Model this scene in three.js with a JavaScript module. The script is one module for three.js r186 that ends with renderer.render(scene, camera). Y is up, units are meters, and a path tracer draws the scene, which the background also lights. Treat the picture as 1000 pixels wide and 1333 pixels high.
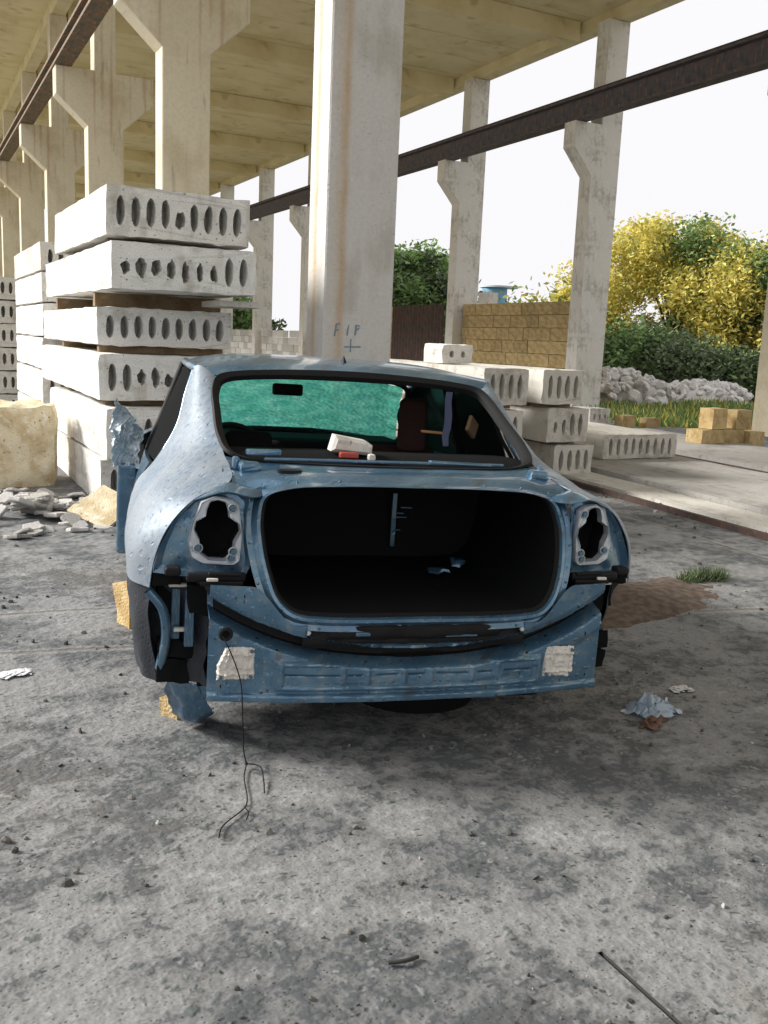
import * as THREE from 'three';
import { mergeGeometries, mergeVertices, toCreasedNormals } from 'three/addons/utils/BufferGeometryUtils.js';
import { RoundedBoxGeometry } from 'three/addons/geometries/RoundedBoxGeometry.js';

// ---------------------------------------------------------------- camera, sky, sun, exposure
// world: x to the right across the shed, y up, -z along the shed (S = -z), metres
const scene = new THREE.Scene();
const CAM_H = 1.334, PITCH = 0.17775, ROLL = 0.04291, YAW = 0.47375;
const camera = new THREE.PerspectiveCamera(57.23, 0.75, 0.05, 1500);
camera.position.set(0, CAM_H, 0);
{
  const yawed = (r, u, f) => new THREE.Vector3(r * Math.cos(YAW) + f * Math.sin(YAW), u, r * Math.sin(YAW) - f * Math.cos(YAW));
  const fw = yawed(0, -Math.sin(PITCH), Math.cos(PITCH)), u0 = yawed(0, Math.cos(PITCH), Math.sin(PITCH)), r0 = yawed(1, 0, 0);
  camera.up.copy(r0.multiplyScalar(-Math.sin(ROLL)).addScaledVector(u0, Math.cos(ROLL)));
  camera.lookAt(camera.position.clone().add(fw));
}
camera.updateProjectionMatrix();

const renderer = new THREE.WebGLRenderer({ antialias: true });
renderer.setSize(768, 1024);
renderer.toneMapping = THREE.LinearToneMapping;
renderer.toneMappingExposure = 1.8;
renderer.shadowMap.enabled = true;

{ // one even, bright overcast sky
  const w = 64, h = 32, d = new Float32Array(w * h * 4);
  for (let j = 0; j < h; j++) for (let i = 0; i < w; i++) {
    const el = (j + 0.5) / h - 0.5, k = 0.54 + 0.03 * Math.max(0, el * 2), o = (j * w + i) * 4;
    d[o] = k * 0.985; d[o + 1] = k * 0.975; d[o + 2] = k; d[o + 3] = 1;
  }
  const sky = new THREE.DataTexture(d, w, h, THREE.RGBAFormat, THREE.FloatType);
  sky.mapping = THREE.EquirectangularReflectionMapping; sky.magFilter = THREE.LinearFilter; sky.needsUpdate = true;
  scene.background = sky; scene.environment = sky;
}
const sun = new THREE.DirectionalLight(new THREE.Color(1, 0.965, 0.91), 3.5);
sun.position.set(-32, 27, -36); sun.target.position.set(4, 0, -8);
sun.castShadow = true; sun.shadow.radius = 30; sun.shadow.mapSize.set(4096, 4096);
Object.assign(sun.shadow.camera, { left: -45, right: 45, top: 40, bottom: -40, near: 1, far: 160 });
scene.add(sun, sun.target);

// ---------------------------------------------------------------- helpers
let seed = 7;
const rnd = () => { seed = (seed * 1664525 + 1013904223) >>> 0; return seed / 4294967296; };
const rr = (a, b) => a + (b - a) * rnd();
const clamp = (x, a = 0, b = 1) => Math.min(b, Math.max(a, x));
const sm = (a, b, x) => { const t = clamp((x - a) / (b - a)); return t * t * (3 - 2 * t); };
const mix = (a, b, t) => a + (b - a) * t;
const mix3 = (a, b, t) => [mix(a[0], b[0], t), mix(a[1], b[1], t), mix(a[2], b[2], t)];
const PERM = new Uint8Array(512);
{ const p = [...Array(256).keys()]; for (let i = 255; i > 0; i--) { const j = Math.floor(rnd() * (i + 1)); [p[i], p[j]] = [p[j], p[i]]; } for (let i = 0; i < 512; i++) PERM[i] = p[i & 255]; }
const GX = new Float64Array(256), GY = new Float64Array(256); for (let i = 0; i < 256; i++) { const a = rnd() * 6.2832; GX[i] = Math.cos(a); GY[i] = Math.sin(a); }
function n2(x, y, per = 256) {            // gradient noise, period per (integer)
  let xi = Math.floor(x), yi = Math.floor(y); const xf = x - xi, yf = y - yi;
  const x0 = ((xi % per) + per) % per & 255, y0 = ((yi % per) + per) % per & 255, x1 = (x0 + 1) % per & 255, y1 = (y0 + 1) % per & 255;
  const u = xf * xf * xf * (xf * (xf * 6 - 15) + 10), v = yf * yf * yf * (yf * (yf * 6 - 15) + 10);
  const a = PERM[PERM[x0] + y0], b = PERM[PERM[x1] + y0], c = PERM[PERM[x0] + y1], e = PERM[PERM[x1] + y1];
  const A = GX[a] * xf + GY[a] * yf, B = GX[b] * (xf - 1) + GY[b] * yf, C = GX[c] * xf + GY[c] * (yf - 1), D = GX[e] * (xf - 1) + GY[e] * (yf - 1);
  return 1.45 * mix(mix(A, B, u), mix(C, D, u), v);
}
function nf(x, y) {                        // the same noise, not tiled
  const xi = Math.floor(x), yi = Math.floor(y), xf = x - xi, yf = y - yi, x0 = xi & 255, y0 = yi & 255, x1 = (x0 + 1) & 255, y1 = (y0 + 1) & 255;
  const u = xf * xf * (3 - 2 * xf), v = yf * yf * (3 - 2 * yf), p0 = PERM[x0], p1 = PERM[x1], a = PERM[p0 + y0], b = PERM[p1 + y0], c = PERM[p0 + y1], e = PERM[p1 + y1];
  const A = GX[a] * xf + GY[a] * yf, B = GX[b] * (xf - 1) + GY[b] * yf, C = GX[c] * xf + GY[c] * (yf - 1), D = GX[e] * (xf - 1) + GY[e] * (yf - 1), p = A + (B - A) * u;
  return 1.45 * (p + (C + (D - C) * u - p) * v);
}
function ff(x, y, o) { let s = 0, a = 0.5; for (let i = 0; i < o; i++) { s += a * nf(x, y); a *= 0.5; x = x * 2 + 17; y = y * 2 + 31; } return s; }
function fbm(x, y, o, per = 256) { let s = 0, a = 0.5, f = 1; for (let i = 0; i < o; i++) { s += a * n2(x * f + i * 17, y * f + i * 31, per * f); a *= 0.5; f *= 2; } return s; }
const n3 = (x, y, z) => (n2(x + z * 0.71, y - z * 0.53) + n2(y + 40.3 + x * 0.37, z + 11.7) + n2(z + 77.1 - y * 0.29, x + 5.2)) / 2;
const enc = (x) => Math.round(255 * (x <= 0.0031308 ? 12.92 * x : 1.055 * Math.pow(clamp(x), 1 / 2.4) - 0.055));
function colTex(w, h, fn, rx = 1, ry = 1) {
  const d = new Uint8Array(w * h * 4);
  for (let j = 0; j < h; j++) for (let i = 0; i < w; i++) { const c = fn((i + 0.5) / w, (j + 0.5) / h), o = (j * w + i) * 4; d[o] = enc(c[0]); d[o + 1] = enc(c[1]); d[o + 2] = enc(c[2]); d[o + 3] = 255; }
  const t = new THREE.DataTexture(d, w, h); t.colorSpace = THREE.SRGBColorSpace; t.wrapS = t.wrapT = THREE.RepeatWrapping; t.magFilter = THREE.LinearFilter; t.minFilter = THREE.LinearMipmapLinearFilter; t.generateMipmaps = true; t.repeat.set(rx, ry); t.needsUpdate = true; return t;
}
function greyTex(w, h, fn, rx = 1, ry = 1) {
  const d = new Uint8Array(w * h * 4);
  for (let j = 0; j < h; j++) for (let i = 0; i < w; i++) { const c = Math.round(255 * clamp(fn((i + 0.5) / w, (j + 0.5) / h))), o = (j * w + i) * 4; d[o] = d[o + 1] = d[o + 2] = c; d[o + 3] = 255; }
  const t = new THREE.DataTexture(d, w, h); t.wrapS = t.wrapT = THREE.RepeatWrapping; t.magFilter = THREE.LinearFilter; t.minFilter = THREE.LinearMipmapLinearFilter; t.generateMipmaps = true; t.repeat.set(rx, ry); t.needsUpdate = true; return t;
}
const lin = (r, g, b) => new THREE.Color().setRGB(r, g, b);
const mat = (o) => new THREE.MeshStandardMaterial({ roughness: 0.9, metalness: 0, side: THREE.DoubleSide, ...o });
const pmat = (o) => new THREE.MeshPhysicalMaterial({ roughness: 0.5, metalness: 0, side: THREE.DoubleSide, ...o });
const taken = {};
function numbered(n) { const k = taken[n] = (taken[n] ?? -1) + 1; return k ? `${n}_${String(k).padStart(3, '0')}` : n; }
function mesh(name, geo, m, parent) { const o = new THREE.Mesh(geo, m); o.name = name; o.castShadow = o.receiveShadow = true; if (parent) parent.add(o); return o; }
function tag(o, label, category, group, kind) { o.userData = { label, category }; if (group) o.userData.group = group; if (kind) o.userData.kind = kind; return o; }
function top(name, geo, m, label, category, group) { const o = mesh(numbered(name), geo, m, scene); return tag(o, label, category, group); }
function thing(name, label, category, pos = [0, 0, 0], group) { const g = new THREE.Group(); g.name = numbered(name); g.position.set(...pos); scene.add(g); return tag(g, label, category, group); }
function structure(name, geo, m) { const o = mesh(name, geo, m, scene); o.userData.kind = 'structure'; return o; }
function boxUV(g, k = 1, ox = 0, oy = 0) {          // uv in metres from the dominant axis
  g = g.index ? g.toNonIndexed() : g; const p = g.attributes.position, n = p.count, uv = new Float32Array(n * 2), a = new THREE.Vector3(), b = new THREE.Vector3(), c = new THREE.Vector3(), N = new THREE.Vector3();
  for (let i = 0; i < n; i += 3) {
    a.fromBufferAttribute(p, i); b.fromBufferAttribute(p, i + 1); c.fromBufferAttribute(p, i + 2); N.subVectors(b, a).cross(c.clone().sub(a));
    const x = Math.abs(N.x), y = Math.abs(N.y), z = Math.abs(N.z);
    [a, b, c].forEach((q, j) => { const s = x >= y && x >= z ? [q.z, q.y] : y >= z ? [q.x, q.z] : [q.x, q.y]; uv[(i + j) * 2] = s[0] * k + ox; uv[(i + j) * 2 + 1] = s[1] * k + oy; });
  }
  g.setAttribute('uv', new THREE.BufferAttribute(uv, 2)); return g;
}
function roughen(g, amp, f, f2 = 0, amp2 = 0) {      // shake vertices by their place, so that no seams open
  const p = g.attributes.position;
  for (let i = 0; i < p.count; i++) {
    const x = p.getX(i), y = p.getY(i), z = p.getZ(i);
    let dx = n3(x * f, y * f, z * f), dy = n3(y * f + 9, z * f + 3, x * f), dz = n3(z * f + 5, x * f + 8, y * f + 2);
    let a = amp;
    p.setXYZ(i, x + dx * a + (amp2 ? amp2 * n3(x * f2, y * f2, z * f2) : 0), y + dy * a + (amp2 ? amp2 * n3(y * f2, z * f2 + 4, x * f2) : 0), z + dz * a + (amp2 ? amp2 * n3(z * f2 + 7, x * f2, y * f2) : 0));
  }
  p.needsUpdate = true; g.computeVertexNormals(); return g;
}
const box = (w, h, d, x = 0, y = 0, z = 0) => new THREE.BoxGeometry(w, h, d).translate(x, y, z);
const rbox = (w, h, d, r, x = 0, y = 0, z = 0) => new RoundedBoxGeometry(w, h, d, 2, r).translate(x, y, z);
function merge(list) { const l = list.map((g) => { const q = g.index ? g.toNonIndexed() : g.clone(); for (const k of Object.keys(q.attributes)) if (!['position', 'normal', 'uv'].includes(k)) q.deleteAttribute(k); return q; }); return mergeGeometries(l); }
function subdividedBox(w, h, d, n) { return new THREE.BoxGeometry(w, h, d, Math.max(1, Math.round(w * n)), Math.max(1, Math.round(h * n)), Math.max(1, Math.round(d * n))); }
function creased(g) { g = g.index ? g.toNonIndexed() : g; g.computeVertexNormals(); return g; }

// ---------------------------------------------------------------- surfaces
const speck = (u, v, per, th) => sm(th, th + 0.18, n2(u * per, v * per, per));
const texConcrete = colTex(1024, 1024, (u, v) => {            // 2 m tile, pale precast concrete with stains and pores
  const big = fbm(u * 4, v * 4, 4, 4), f = fbm(u * 24, v * 24, 4, 24), st = fbm(u * 20, v * 3, 3, 20) ;
  let c = mix3([0.62, 0.61, 0.585], [0.40, 0.39, 0.36], sm(-0.05, 0.55, big * 0.8 + f * 0.5));
  c = mix3(c, [0.34, 0.30, 0.24], 0.45 * sm(0.12, 0.5, st + big * 0.4));
  c = mix3(c, [0.16, 0.16, 0.15], 0.7 * speck(u, v, 96, 0.62));
  c = mix3(c, [0.72, 0.71, 0.69], 0.5 * sm(0.2, 0.5, fbm(u * 9, v * 9, 3, 9)));
  const g = 1 + 0.09 * n2(u * 180, v * 180, 180); return [c[0] * g, c[1] * g, c[2] * g];
});
const bumpConcrete = greyTex(1024, 1024, (u, v) => 0.55 + 0.35 * fbm(u * 12, v * 12, 5, 12) + 0.1 * n2(u * 200, v * 200, 200) - 0.4 * speck(u, v, 96, 0.62));
const half = (t) => { const q = t.clone(); q.repeat.set(0.5, 0.5); q.needsUpdate = true; return q; };
const tC = half(texConcrete), bC = half(bumpConcrete);
const M = {};
M.slab = mat({ map: tC, bumpMap: bC, bumpScale: 0.016, color: lin(1.2, 1.19, 1.17) });
M.outer = mat({ map: tC, bumpMap: bC, bumpScale: 0.01, color: lin(1.22, 1.2, 1.17) });
M.slabOld = mat({ map: tC, bumpMap: bC, bumpScale: 0.012, color: lin(0.98, 0.96, 0.91) });
const texColumn = colTex(512, 2048, (u, v) => {               // 2 m wide, 8 m tall: weathered column concrete, rust runs
  const big = fbm(u * 4, v * 12, 4, 4), run = fbm(u * 22, v * 2, 4, 22), f = fbm(u * 40, v * 160, 3, 40);
  let c = mix3([0.72, 0.65, 0.49], [0.60, 0.52, 0.36], sm(-0.1, 0.5, big + 0.15 * run));
  c = mix3(c, [0.46, 0.29, 0.17], 0.45 * sm(0.2, 0.55, run + 0.25 * big + 0.25 * sm(0.56, 0.74, v) - 0.12));
  c = mix3(c, [0.25, 0.22, 0.17], 0.4 * sm(0.28, 0.5, fbm(u * 14 + 3, v * 9, 4, 14)));
  const g = 1 + 0.12 * f; return [c[0] * g, c[1] * g, c[2] * g];
}); texColumn.repeat.set(0.5, 0.125);
M.column = mat({ map: texColumn, bumpMap: bC, bumpScale: 0.01 });
const texPillar = colTex(1024, 2048, (u, v) => {              // the pale nearest pillar; one brown rust run down its edge
  const big = fbm(u * 5, v * 14, 4, 5), f = fbm(u * 60, v * 240, 3, 60), run = fbm(u * 26, v * 3, 4, 26);
  let c = mix3([0.62, 0.605, 0.58], [0.50, 0.475, 0.43], sm(-0.1, 0.5, big + 0.3 * run));
  const x = u * 2, e = x - (0.145 + 0.02 * fbm(v * 20, 3.3, 3));
  c = mix3(c, [0.50, 0.33, 0.17], 0.85 * Math.exp(-Math.pow(e / 0.035, 2)) * (0.75 + 0.5 * fbm(v * 30, u * 10, 3)));
  c = mix3(c, [0.55, 0.43, 0.29], 0.5 * sm(0.1, 0.0, Math.abs(x - 0.10)) * (0.6 + fbm(v * 12, u * 30, 3)));
  const g = 1 + 0.10 * f; return [c[0] * g, c[1] * g, c[2] * g];
}); texPillar.repeat.set(0.5, 0.125);
M.pillar = mat({ map: texPillar, bumpMap: bC, bumpScale: 0.01 });
const texRoof = colTex(1024, 1024, (u, v) => {                // 4 m tile, stained soffit
  const big = fbm(u * 4, v * 4, 5, 4), run = fbm(u * 3, v * 20, 4, 3);
  let c = mix3([0.80, 0.71, 0.47], [0.68, 0.58, 0.34], sm(-0.2, 0.5, big + 0.15 * run));
  c = mix3(c, [0.40, 0.30, 0.17], 0.5 * sm(0.2, 0.5, fbm(u * 7 + 2, v * 7, 4, 7)));
  return c;
}); texRoof.repeat.set(0.25, 0.25);
M.roof = mat({ map: texRoof, bumpMap: bC, bumpScale: 0.01 });
const texRust = colTex(512, 512, (u, v) => mix3(mix3([0.085, 0.05, 0.04], [0.045, 0.04, 0.038], sm(-0.2, 0.4, fbm(u * 6, v * 6, 5, 6))), [0.17, 0.075, 0.04], sm(0.15, 0.5, fbm(u * 16, v * 4, 4, 16))));
M.rust = mat({ map: texRust, roughness: 0.8, metalness: 0.2, bumpMap: bC, bumpScale: 0.004 });
M.steelBrown = mat({ map: texRust, color: lin(2.4, 2.7, 2.2), roughness: 0.8, metalness: 0.1 });
M.steel = mat({ map: texRust, color: lin(1.5, 2.0, 2.6), roughness: 0.7, metalness: 0.25 });
const texSoil = colTex(512, 512, (u, v) => mix3([0.13, 0.095, 0.07], [0.07, 0.05, 0.038], sm(-0.3, 0.3, fbm(u * 20, v * 20, 5, 20))));
const texLime = colTex(512, 512, (u, v) => { const a = fbm(u * 6, v * 6, 5, 6); let c = mix3([0.56, 0.43, 0.22], [0.40, 0.27, 0.11], sm(-0.3, 0.45, a)); c = mix3(c, [0.62, 0.53, 0.34], 0.6 * sm(0.15, 0.45, fbm(u * 14, v * 14, 4, 14))); c = mix3(c, [0.2, 0.14, 0.08], 0.6 * speck(u, v, 48, 0.55)); return c; });
M.lime = [1, 0.86, 1.1].map((k) => mat({ map: texLime, bumpMap: bC, bumpScale: 0.02, color: lin(k, k * 0.99, k * 0.97) }));
M.limePale = mat({ map: texLime, bumpMap: bC, bumpScale: 0.02, color: lin(1.3, 1.5, 2.1) });
M.limeDark = mat({ map: texLime, bumpMap: bC, bumpScale: 0.02, color: lin(0.5, 0.42, 0.4) });
M.rubble = [[0.66, 0.64, 0.61], [0.52, 0.50, 0.46], [0.74, 0.72, 0.69]].map((c) => mat({ color: lin(...c), bumpMap: bC, bumpScale: 0.02 }));
M.timber = mat({ map: texLime, color: lin(0.45, 0.42, 0.5) });
M.black = pmat({ color: lin(0.010, 0.010, 0.011), roughness: 0.6, specularIntensity: 0.4 });
M.blackMatt = pmat({ color: lin(0.010, 0.0105, 0.011), roughness: 1, specularIntensity: 0.08 });
M.seatBrown = mat({ color: lin(0.045, 0.02, 0.016), roughness: 0.95 });
M.charcoal = pmat({ color: lin(0.016, 0.016, 0.017), roughness: 1, specularIntensity: 0.1 });

// the floor: one colour function of the place, sampled finely near the camera and coarsely beyond
const cellSpot = (x, y, f, th) => { const xi = Math.floor(x * f), yi = Math.floor(y * f), h = PERM[PERM[xi & 255] + (yi & 255)], h2 = PERM[h + 91], h3 = PERM[h + 17]; if (h < th) { const dx = x * f - xi - 0.25 - h2 / 510, dy = y * f - yi - 0.25 - h3 / 510; return sm(0.30, 0.12, Math.hypot(dx, dy * (0.6 + h2 / 300))); } return 0; };
function floorAt(x, s, fine) {
  const wx = x + 0.08 * nf(x * 3, s * 3), wsx = s + 0.08 * nf(x * 3 + 9, s * 3 + 4);
  const L = ff(x * 0.55 + 3, s * 0.55 + 8, 3), m = ff(wx * 2.3, wsx * 2.3, 4), f = ff(x * 12, s * 12, fine ? 4 : 3), w = ff(wx * 6 + 20, wsx * 6, 3), g2 = ff(x * 38, s * 38 + 7, 3);
  const grime = 0.03 + L * 0.42 + m * 0.45 + f * 0.5 + g2 * 0.6;
  let c = mix3([0.175, 0.17, 0.162], [0.115, 0.114, 0.11], sm(-0.25, 0.2, m + 0.5 * f));
  c = mix3(c, [0.045, 0.049, 0.051], 0.85 * sm(0.0, 0.24, grime));   // ingrained dirt, noise over the whole floor
  c = mix3(c, [0.17, 0.14, 0.11], 0.35 * sm(0.1, 0.4, L + 0.3 * f));
  c = mix3(c, [0.26, 0.252, 0.243], 0.5 * sm(0.16, 0.42, w * 0.6 + 0.75 * g2));
  const moss = sm(0.10, 0.30, ff(wx * 6.3 + 60, wsx * 6.3, 4) * 0.75 + g2 * 0.6 - 0.18);
  c = mix3(c, [0.04, 0.052, 0.045], 0.7 * moss);
    let pit = 0; if (fine) pit = Math.max(0.9 * cellSpot(wx * 0.9, wsx * 1.6, 34, 26) * sm(-0.1, 0.2, w + 0.15), 0.7 * cellSpot(x + 5, s * 1.5 + 9, 85, 34));
  c = mix3(c, [0.025, 0.025, 0.023], 0.85 * pit);
  const wob = 0.012 * nf(x * 4, s * 4), j1 = Math.abs(s + 0.2 * x - 4.09 + wob) + (x > 1.6 ? 9 : 0), j2 = Math.abs(s + 0.2 * x - 4.28 + wob) + (x < 2.2 || x > 9 ? 9 : 0), j3 = Math.abs(s + 0.11 * x - 4.64 + wob) + (x > 1.8 ? 9 : 0), j4 = Math.abs(x - 5.35 - 0.1 * (s - 6) + wob) + (s < 3.2 || s > 14 ? 9 : 0);
  const jj = Math.min(j1, j2, j3, j4), jw = sm(0.022, 0.006, jj) * sm(-0.5, 0.0, m + 0.3), jl = sm(0.06, 0.02, jj) * (1 - jw);
  c = mix3(c, [0.24, 0.225, 0.205], 0.5 * jl); c = mix3(c, [0.12, 0.105, 0.09], 0.7 * jw);      // dirt packed in the joints

  const g = 1 + 0.30 * g2 + (fine ? 0.20 * nf(x * 150, s * 150) : 0);
  const h = 0.5 + 0.16 * m + 0.24 * f + 0.22 * g2 - 0.15 * pit - 0.3 * jw + 0.06 * moss;
  return [c[0] * g * 1.17, c[1] * g * 1.21, c[2] * g * 1.26, h];
}
function floorTextures(N, x0, x1, s0, s1, fine) {
  const hh = new Float32Array(N * N);
  const map = colTex(N, N, (u, v) => { const r = floorAt(mix(x0, x1, u), mix(s0, s1, v), fine); hh[Math.min(N - 1, Math.floor(v * N)) * N + Math.min(N - 1, Math.floor(u * N))] = r[3]; return r; });
  const bump = greyTex(N, N, (u, v) => hh[Math.min(N - 1, Math.floor(v * N)) * N + Math.min(N - 1, Math.floor(u * N))]);
  return { map, bump };
}
const NEAR = [-0.4, 4.4, 0.9, 5.7], WIDE = [-12, 16, -6, 22];
const ftN = floorTextures(2048, ...NEAR, true), ftW = floorTextures(1536, ...WIDE, false);
function sheet(x0, x1, s0, s1, y, b) {                       // horizontal sheet, uv inside the bounds b
  const g = new THREE.BufferGeometry(), uv = (x, s) => [(x - b[0]) / (b[1] - b[0]), (s - b[2]) / (b[3] - b[2])];
  g.setAttribute('position', new THREE.Float32BufferAttribute([x0, y, -s0, x1, y, -s0, x1, y, -s1, x0, y, -s1], 3));
  g.setAttribute('normal', new THREE.Float32BufferAttribute([0, 1, 0, 0, 1, 0, 0, 1, 0, 0, 1, 0], 3));
  g.setAttribute('uv', new THREE.Float32BufferAttribute([...uv(x0, s0), ...uv(x1, s0), ...uv(x1, s1), ...uv(x0, s1)], 2)); g.setIndex([0, 1, 2, 0, 2, 3]); return g;
}
const CUT = [1.341, 1.3535, 1.465];                         // a sawn joint in the foreground: a real slot, open to a gritty bottom
structure('concrete_floor', merge([sheet(NEAR[0], CUT[0], NEAR[2], CUT[2], 0, NEAR), sheet(CUT[1], NEAR[1], NEAR[2], CUT[2], 0, NEAR), sheet(NEAR[0], NEAR[1], CUT[2], NEAR[3], 0, NEAR)]), mat({ map: ftN.map, bumpMap: ftN.bump, bumpScale: 0.016, roughness: 0.85 }));
structure('sawn_joint', merge([[0.002, 0.03, CUT[0] - 0.001, -0.0151], [0.002, 0.03, CUT[1] + 0.001, -0.0151], [0.016, 0.002, (CUT[0] + CUT[1]) / 2, -0.031]].map(([w, h, x, y]) => box(w, h, CUT[2] - NEAR[2] + 0.004, x, y, -(CUT[2] + NEAR[2]) / 2))), mat({ color: lin(0.045, 0.042, 0.04) }));
structure('concrete_floor_001', merge([sheet(WIDE[0], WIDE[1], WIDE[2], NEAR[2], 0, WIDE), sheet(WIDE[0], NEAR[0], NEAR[2], NEAR[3], 0, WIDE), sheet(NEAR[1], WIDE[1], NEAR[2], NEAR[3], 0, WIDE), sheet(WIDE[0], WIDE[1], NEAR[3], WIDE[3], 0, WIDE)]), mat({ map: ftW.map, bumpMap: ftW.bump, bumpScale: 0.05, roughness: 0.9 }));
const texGround = colTex(512, 512, (u, v) => mix3(mix3([0.24, 0.21, 0.16], [0.33, 0.30, 0.25], sm(-0.3, 0.3, fbm(u * 6, v * 6, 5, 6))), [0.08, 0.11, 0.04], sm(-0.05, 0.3, fbm(u * 9, v * 9, 4, 9)))); texGround.repeat.set(0.125, 0.125);
{ const g = new THREE.PlaneGeometry(1200, 1200).rotateX(-Math.PI / 2); boxUV(g); structure('ground', boxUV(g).translate(0, -0.06, 0), mat({ map: texGround })); }

// ---------------------------------------------------------------- the open shed: columns, crane beams, roof
const shed = thing('open_shed', 'derelict open concrete shed with corbelled columns, crane beams and stained flat roof', 'shed');
const PITCHS = 5.52, ROOF_S0 = -6.74, ROOF_S1 = 63, ROOF_Y = 8.62;  // roof start extended unseen behind the camera to cut sky light
function extrude(pts, depth, holes = []) {
  const s = new THREE.Shape(pts.map(([x, y]) => new THREE.Vector2(x, y))); for (const h of holes) s.holes.push(new THREE.Path(h.map(([x, y]) => new THREE.Vector2(x, y))));
  return new THREE.ExtrudeGeometry(s, { depth, bevelEnabled: true, bevelSize: 0.012, bevelThickness: 0.012, bevelOffset: -0.012, bevelSegments: 1 });
}
const innerPts = [[0, -0.1], [0.635, -0.1], [0.635, 4.95], [1.17, 5.43], [1.17, 5.9], [0.51, 5.9], [0.51, ROOF_Y - 0.30], [0.125, ROOF_Y - 0.30], [0.125, 5.9], [-0.535, 5.9], [-0.535, 5.43], [0, 4.95]];
const outerPts = [[0, -0.1], [0.76, -0.1], [0.76, 8.35], [0.2, 8.35], [0.2, 6.2], [-0.50, 6.2], [-0.50, 5.68], [0, 5.12]];
const gInner = boxUV(extrude(innerPts, 0.36)), gOuter = boxUV(extrude(outerPts, 0.38));
for (let i = -2; i < 10; i++) {
  const S = 7.32 + PITCHS * i, o = mesh('column', boxUV(extrude(innerPts, 0.36), 1, i === 0 ? 0 : i * 0.37, i * 0.0), i === 0 ? M.pillar : M.column, shed); o.position.set(3.11, 0, -S - 0.36);
}
for (let i = -4; i < 9; i++) { const S = 17.2 + PITCHS * i, o = mesh('column', boxUV(extrude(outerPts, 0.38), 1, i * 0.43 + 0.2, 0), i < 0 ? M.column : M.outer, shed); o.position.set(13.52, 0, -S - 0.38); }
const iBeam = (h, w, t, len) => merge([box(w, t, len, 0, t / 2, 0), box(w, t, len, 0, h - t / 2, 0), box(t * 0.8, h - 2 * t, len, 0, h / 2, 0)]);
function crane(x, y, h, m) { const len = 70, o = mesh('crane_beam', boxUV(iBeam(h, 0.3, 0.05, len)), m, shed); o.position.set(x, y, -(-6 + len / 2)); const r = mesh('rail', boxUV(box(0.08, 0.07, len, 0, h + 0.037, 0)), M.rust, o); return r; }
crane(2.70, 5.902, 0.26, M.steelBrown); crane(13.18, 6.202, 0.5, M.steel);
{ // roof panels laid across, cross beams at the columns, edge beams along the eaves
  let k = 0; const w = PITCHS / 4, panels = [0, 1, 2].map((i) => boxUV(new RoundedBoxGeometry(13.2, 0.22, w - 0.025, 1, 0.015), 1, i * 1.3, i * 0.7));
  for (let s = ROOF_S0; s < ROOF_S1; s += w) { const o = mesh('roof_panel', panels[k % 3], M.roof, shed); o.position.set(7.9, ROOF_Y + 0.11 + 0.012 * n2(k * 1.7, 3), -s - w / 2); k++; }
  for (let i = -2; i < 10; i++) { const o = mesh('cross_beam', boxUV(box(10.2, 0.42, 0.3), 1, i, 0), M.roof, shed); o.position.set(8.75, ROOF_Y - 0.22, -(7.32 + 0.18 + PITCHS * i)); }
  const len = ROOF_S1 - ROOF_S0, e = mesh('edge_beam', boxUV(box(0.36, 0.42, len)), M.roof, shed); e.position.set(14.12, 8.36 + 0.21 + 0.002, -(ROOF_S0 + len / 2));
  const e2 = mesh('edge_beam', boxUV(box(0.3, 0.3, len)), M.roof, shed); e2.position.set(3.43, ROOF_Y - 0.152, -(ROOF_S0 + len / 2));
}
{ // faded painted marks on the pale pillar
  let strokes = []; const bar = (x0, y0, x1, y1, w) => { const dx = x1 - x0, dy = y1 - y0, l = Math.hypot(dx, dy); strokes.push(new THREE.BoxGeometry(l, w, 0.003).rotateZ(Math.atan2(dy, dx)).translate((x0 + x1) / 2, (y0 + y1) / 2, 0)); };
  const markM = mat({ color: lin(0.2, 0.27, 0.33), bumpMap: bC, bumpScale: 0.004 }), done = () => { const o = mesh('painted_mark', boxUV(roughen(merge(strokes), 0.002, 60)), markM, shed); o.position.set(3.11, 0, -7.3055); strokes = []; };
  bar(0.10, 1.375, 0.115, 1.475, 0.013); bar(0.115, 1.475, 0.145, 1.48, 0.011); bar(0.108, 1.42, 0.14, 1.432, 0.011); done();
  bar(0.215, 1.385, 0.222, 1.45, 0.011); bar(0.222, 1.45, 0.228, 1.47, 0.008); done();
  bar(0.29, 1.39, 0.296, 1.475, 0.014); bar(0.296, 1.473, 0.33, 1.468, 0.01); bar(0.294, 1.425, 0.325, 1.452, 0.01); done();
  bar(0.19, 1.29, 0.345, 1.295, 0.011); bar(0.25, 1.25, 0.253, 1.36, 0.009); done();
}

// ---------------------------------------------------------------- hollow-core slabs
function wavy(w, h, chip, sd) {                               // slab outline, anticlockwise, with worn edges
  const pts = [], step = 0.06, side = (x0, y0, x1, y1) => { const n = Math.max(2, Math.round(Math.hypot(x1 - x0, y1 - y0) / step)); for (let i = 0; i < n; i++) pts.push([mix(x0, x1, i / n), mix(y0, y1, i / n)]); };
  side(0, 0, w, 0); side(w, 0, w, h); side(w, h, 0, h); side(0, h, 0, 0);
  return pts.map(([x, y], i) => { const corner = (x < 0.001 || x > w - 0.001) && (y < 0.001 || y > h - 0.001), a = chip * (0.6 + n2(i * 0.7 + sd * 3.1, sd)), ix = x < w / 2 ? 1 : -1, iy = y < h / 2 ? 1 : -1; return [x + (x < 0.001 || x > w - 0.001 ? ix * a * (corner ? 1.0 : 0.7) : 0), y + (y < 0.001 || y > h - 0.001 ? iy * a * (corner ? 1.0 : 0.7) : 0)]; });
}
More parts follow.
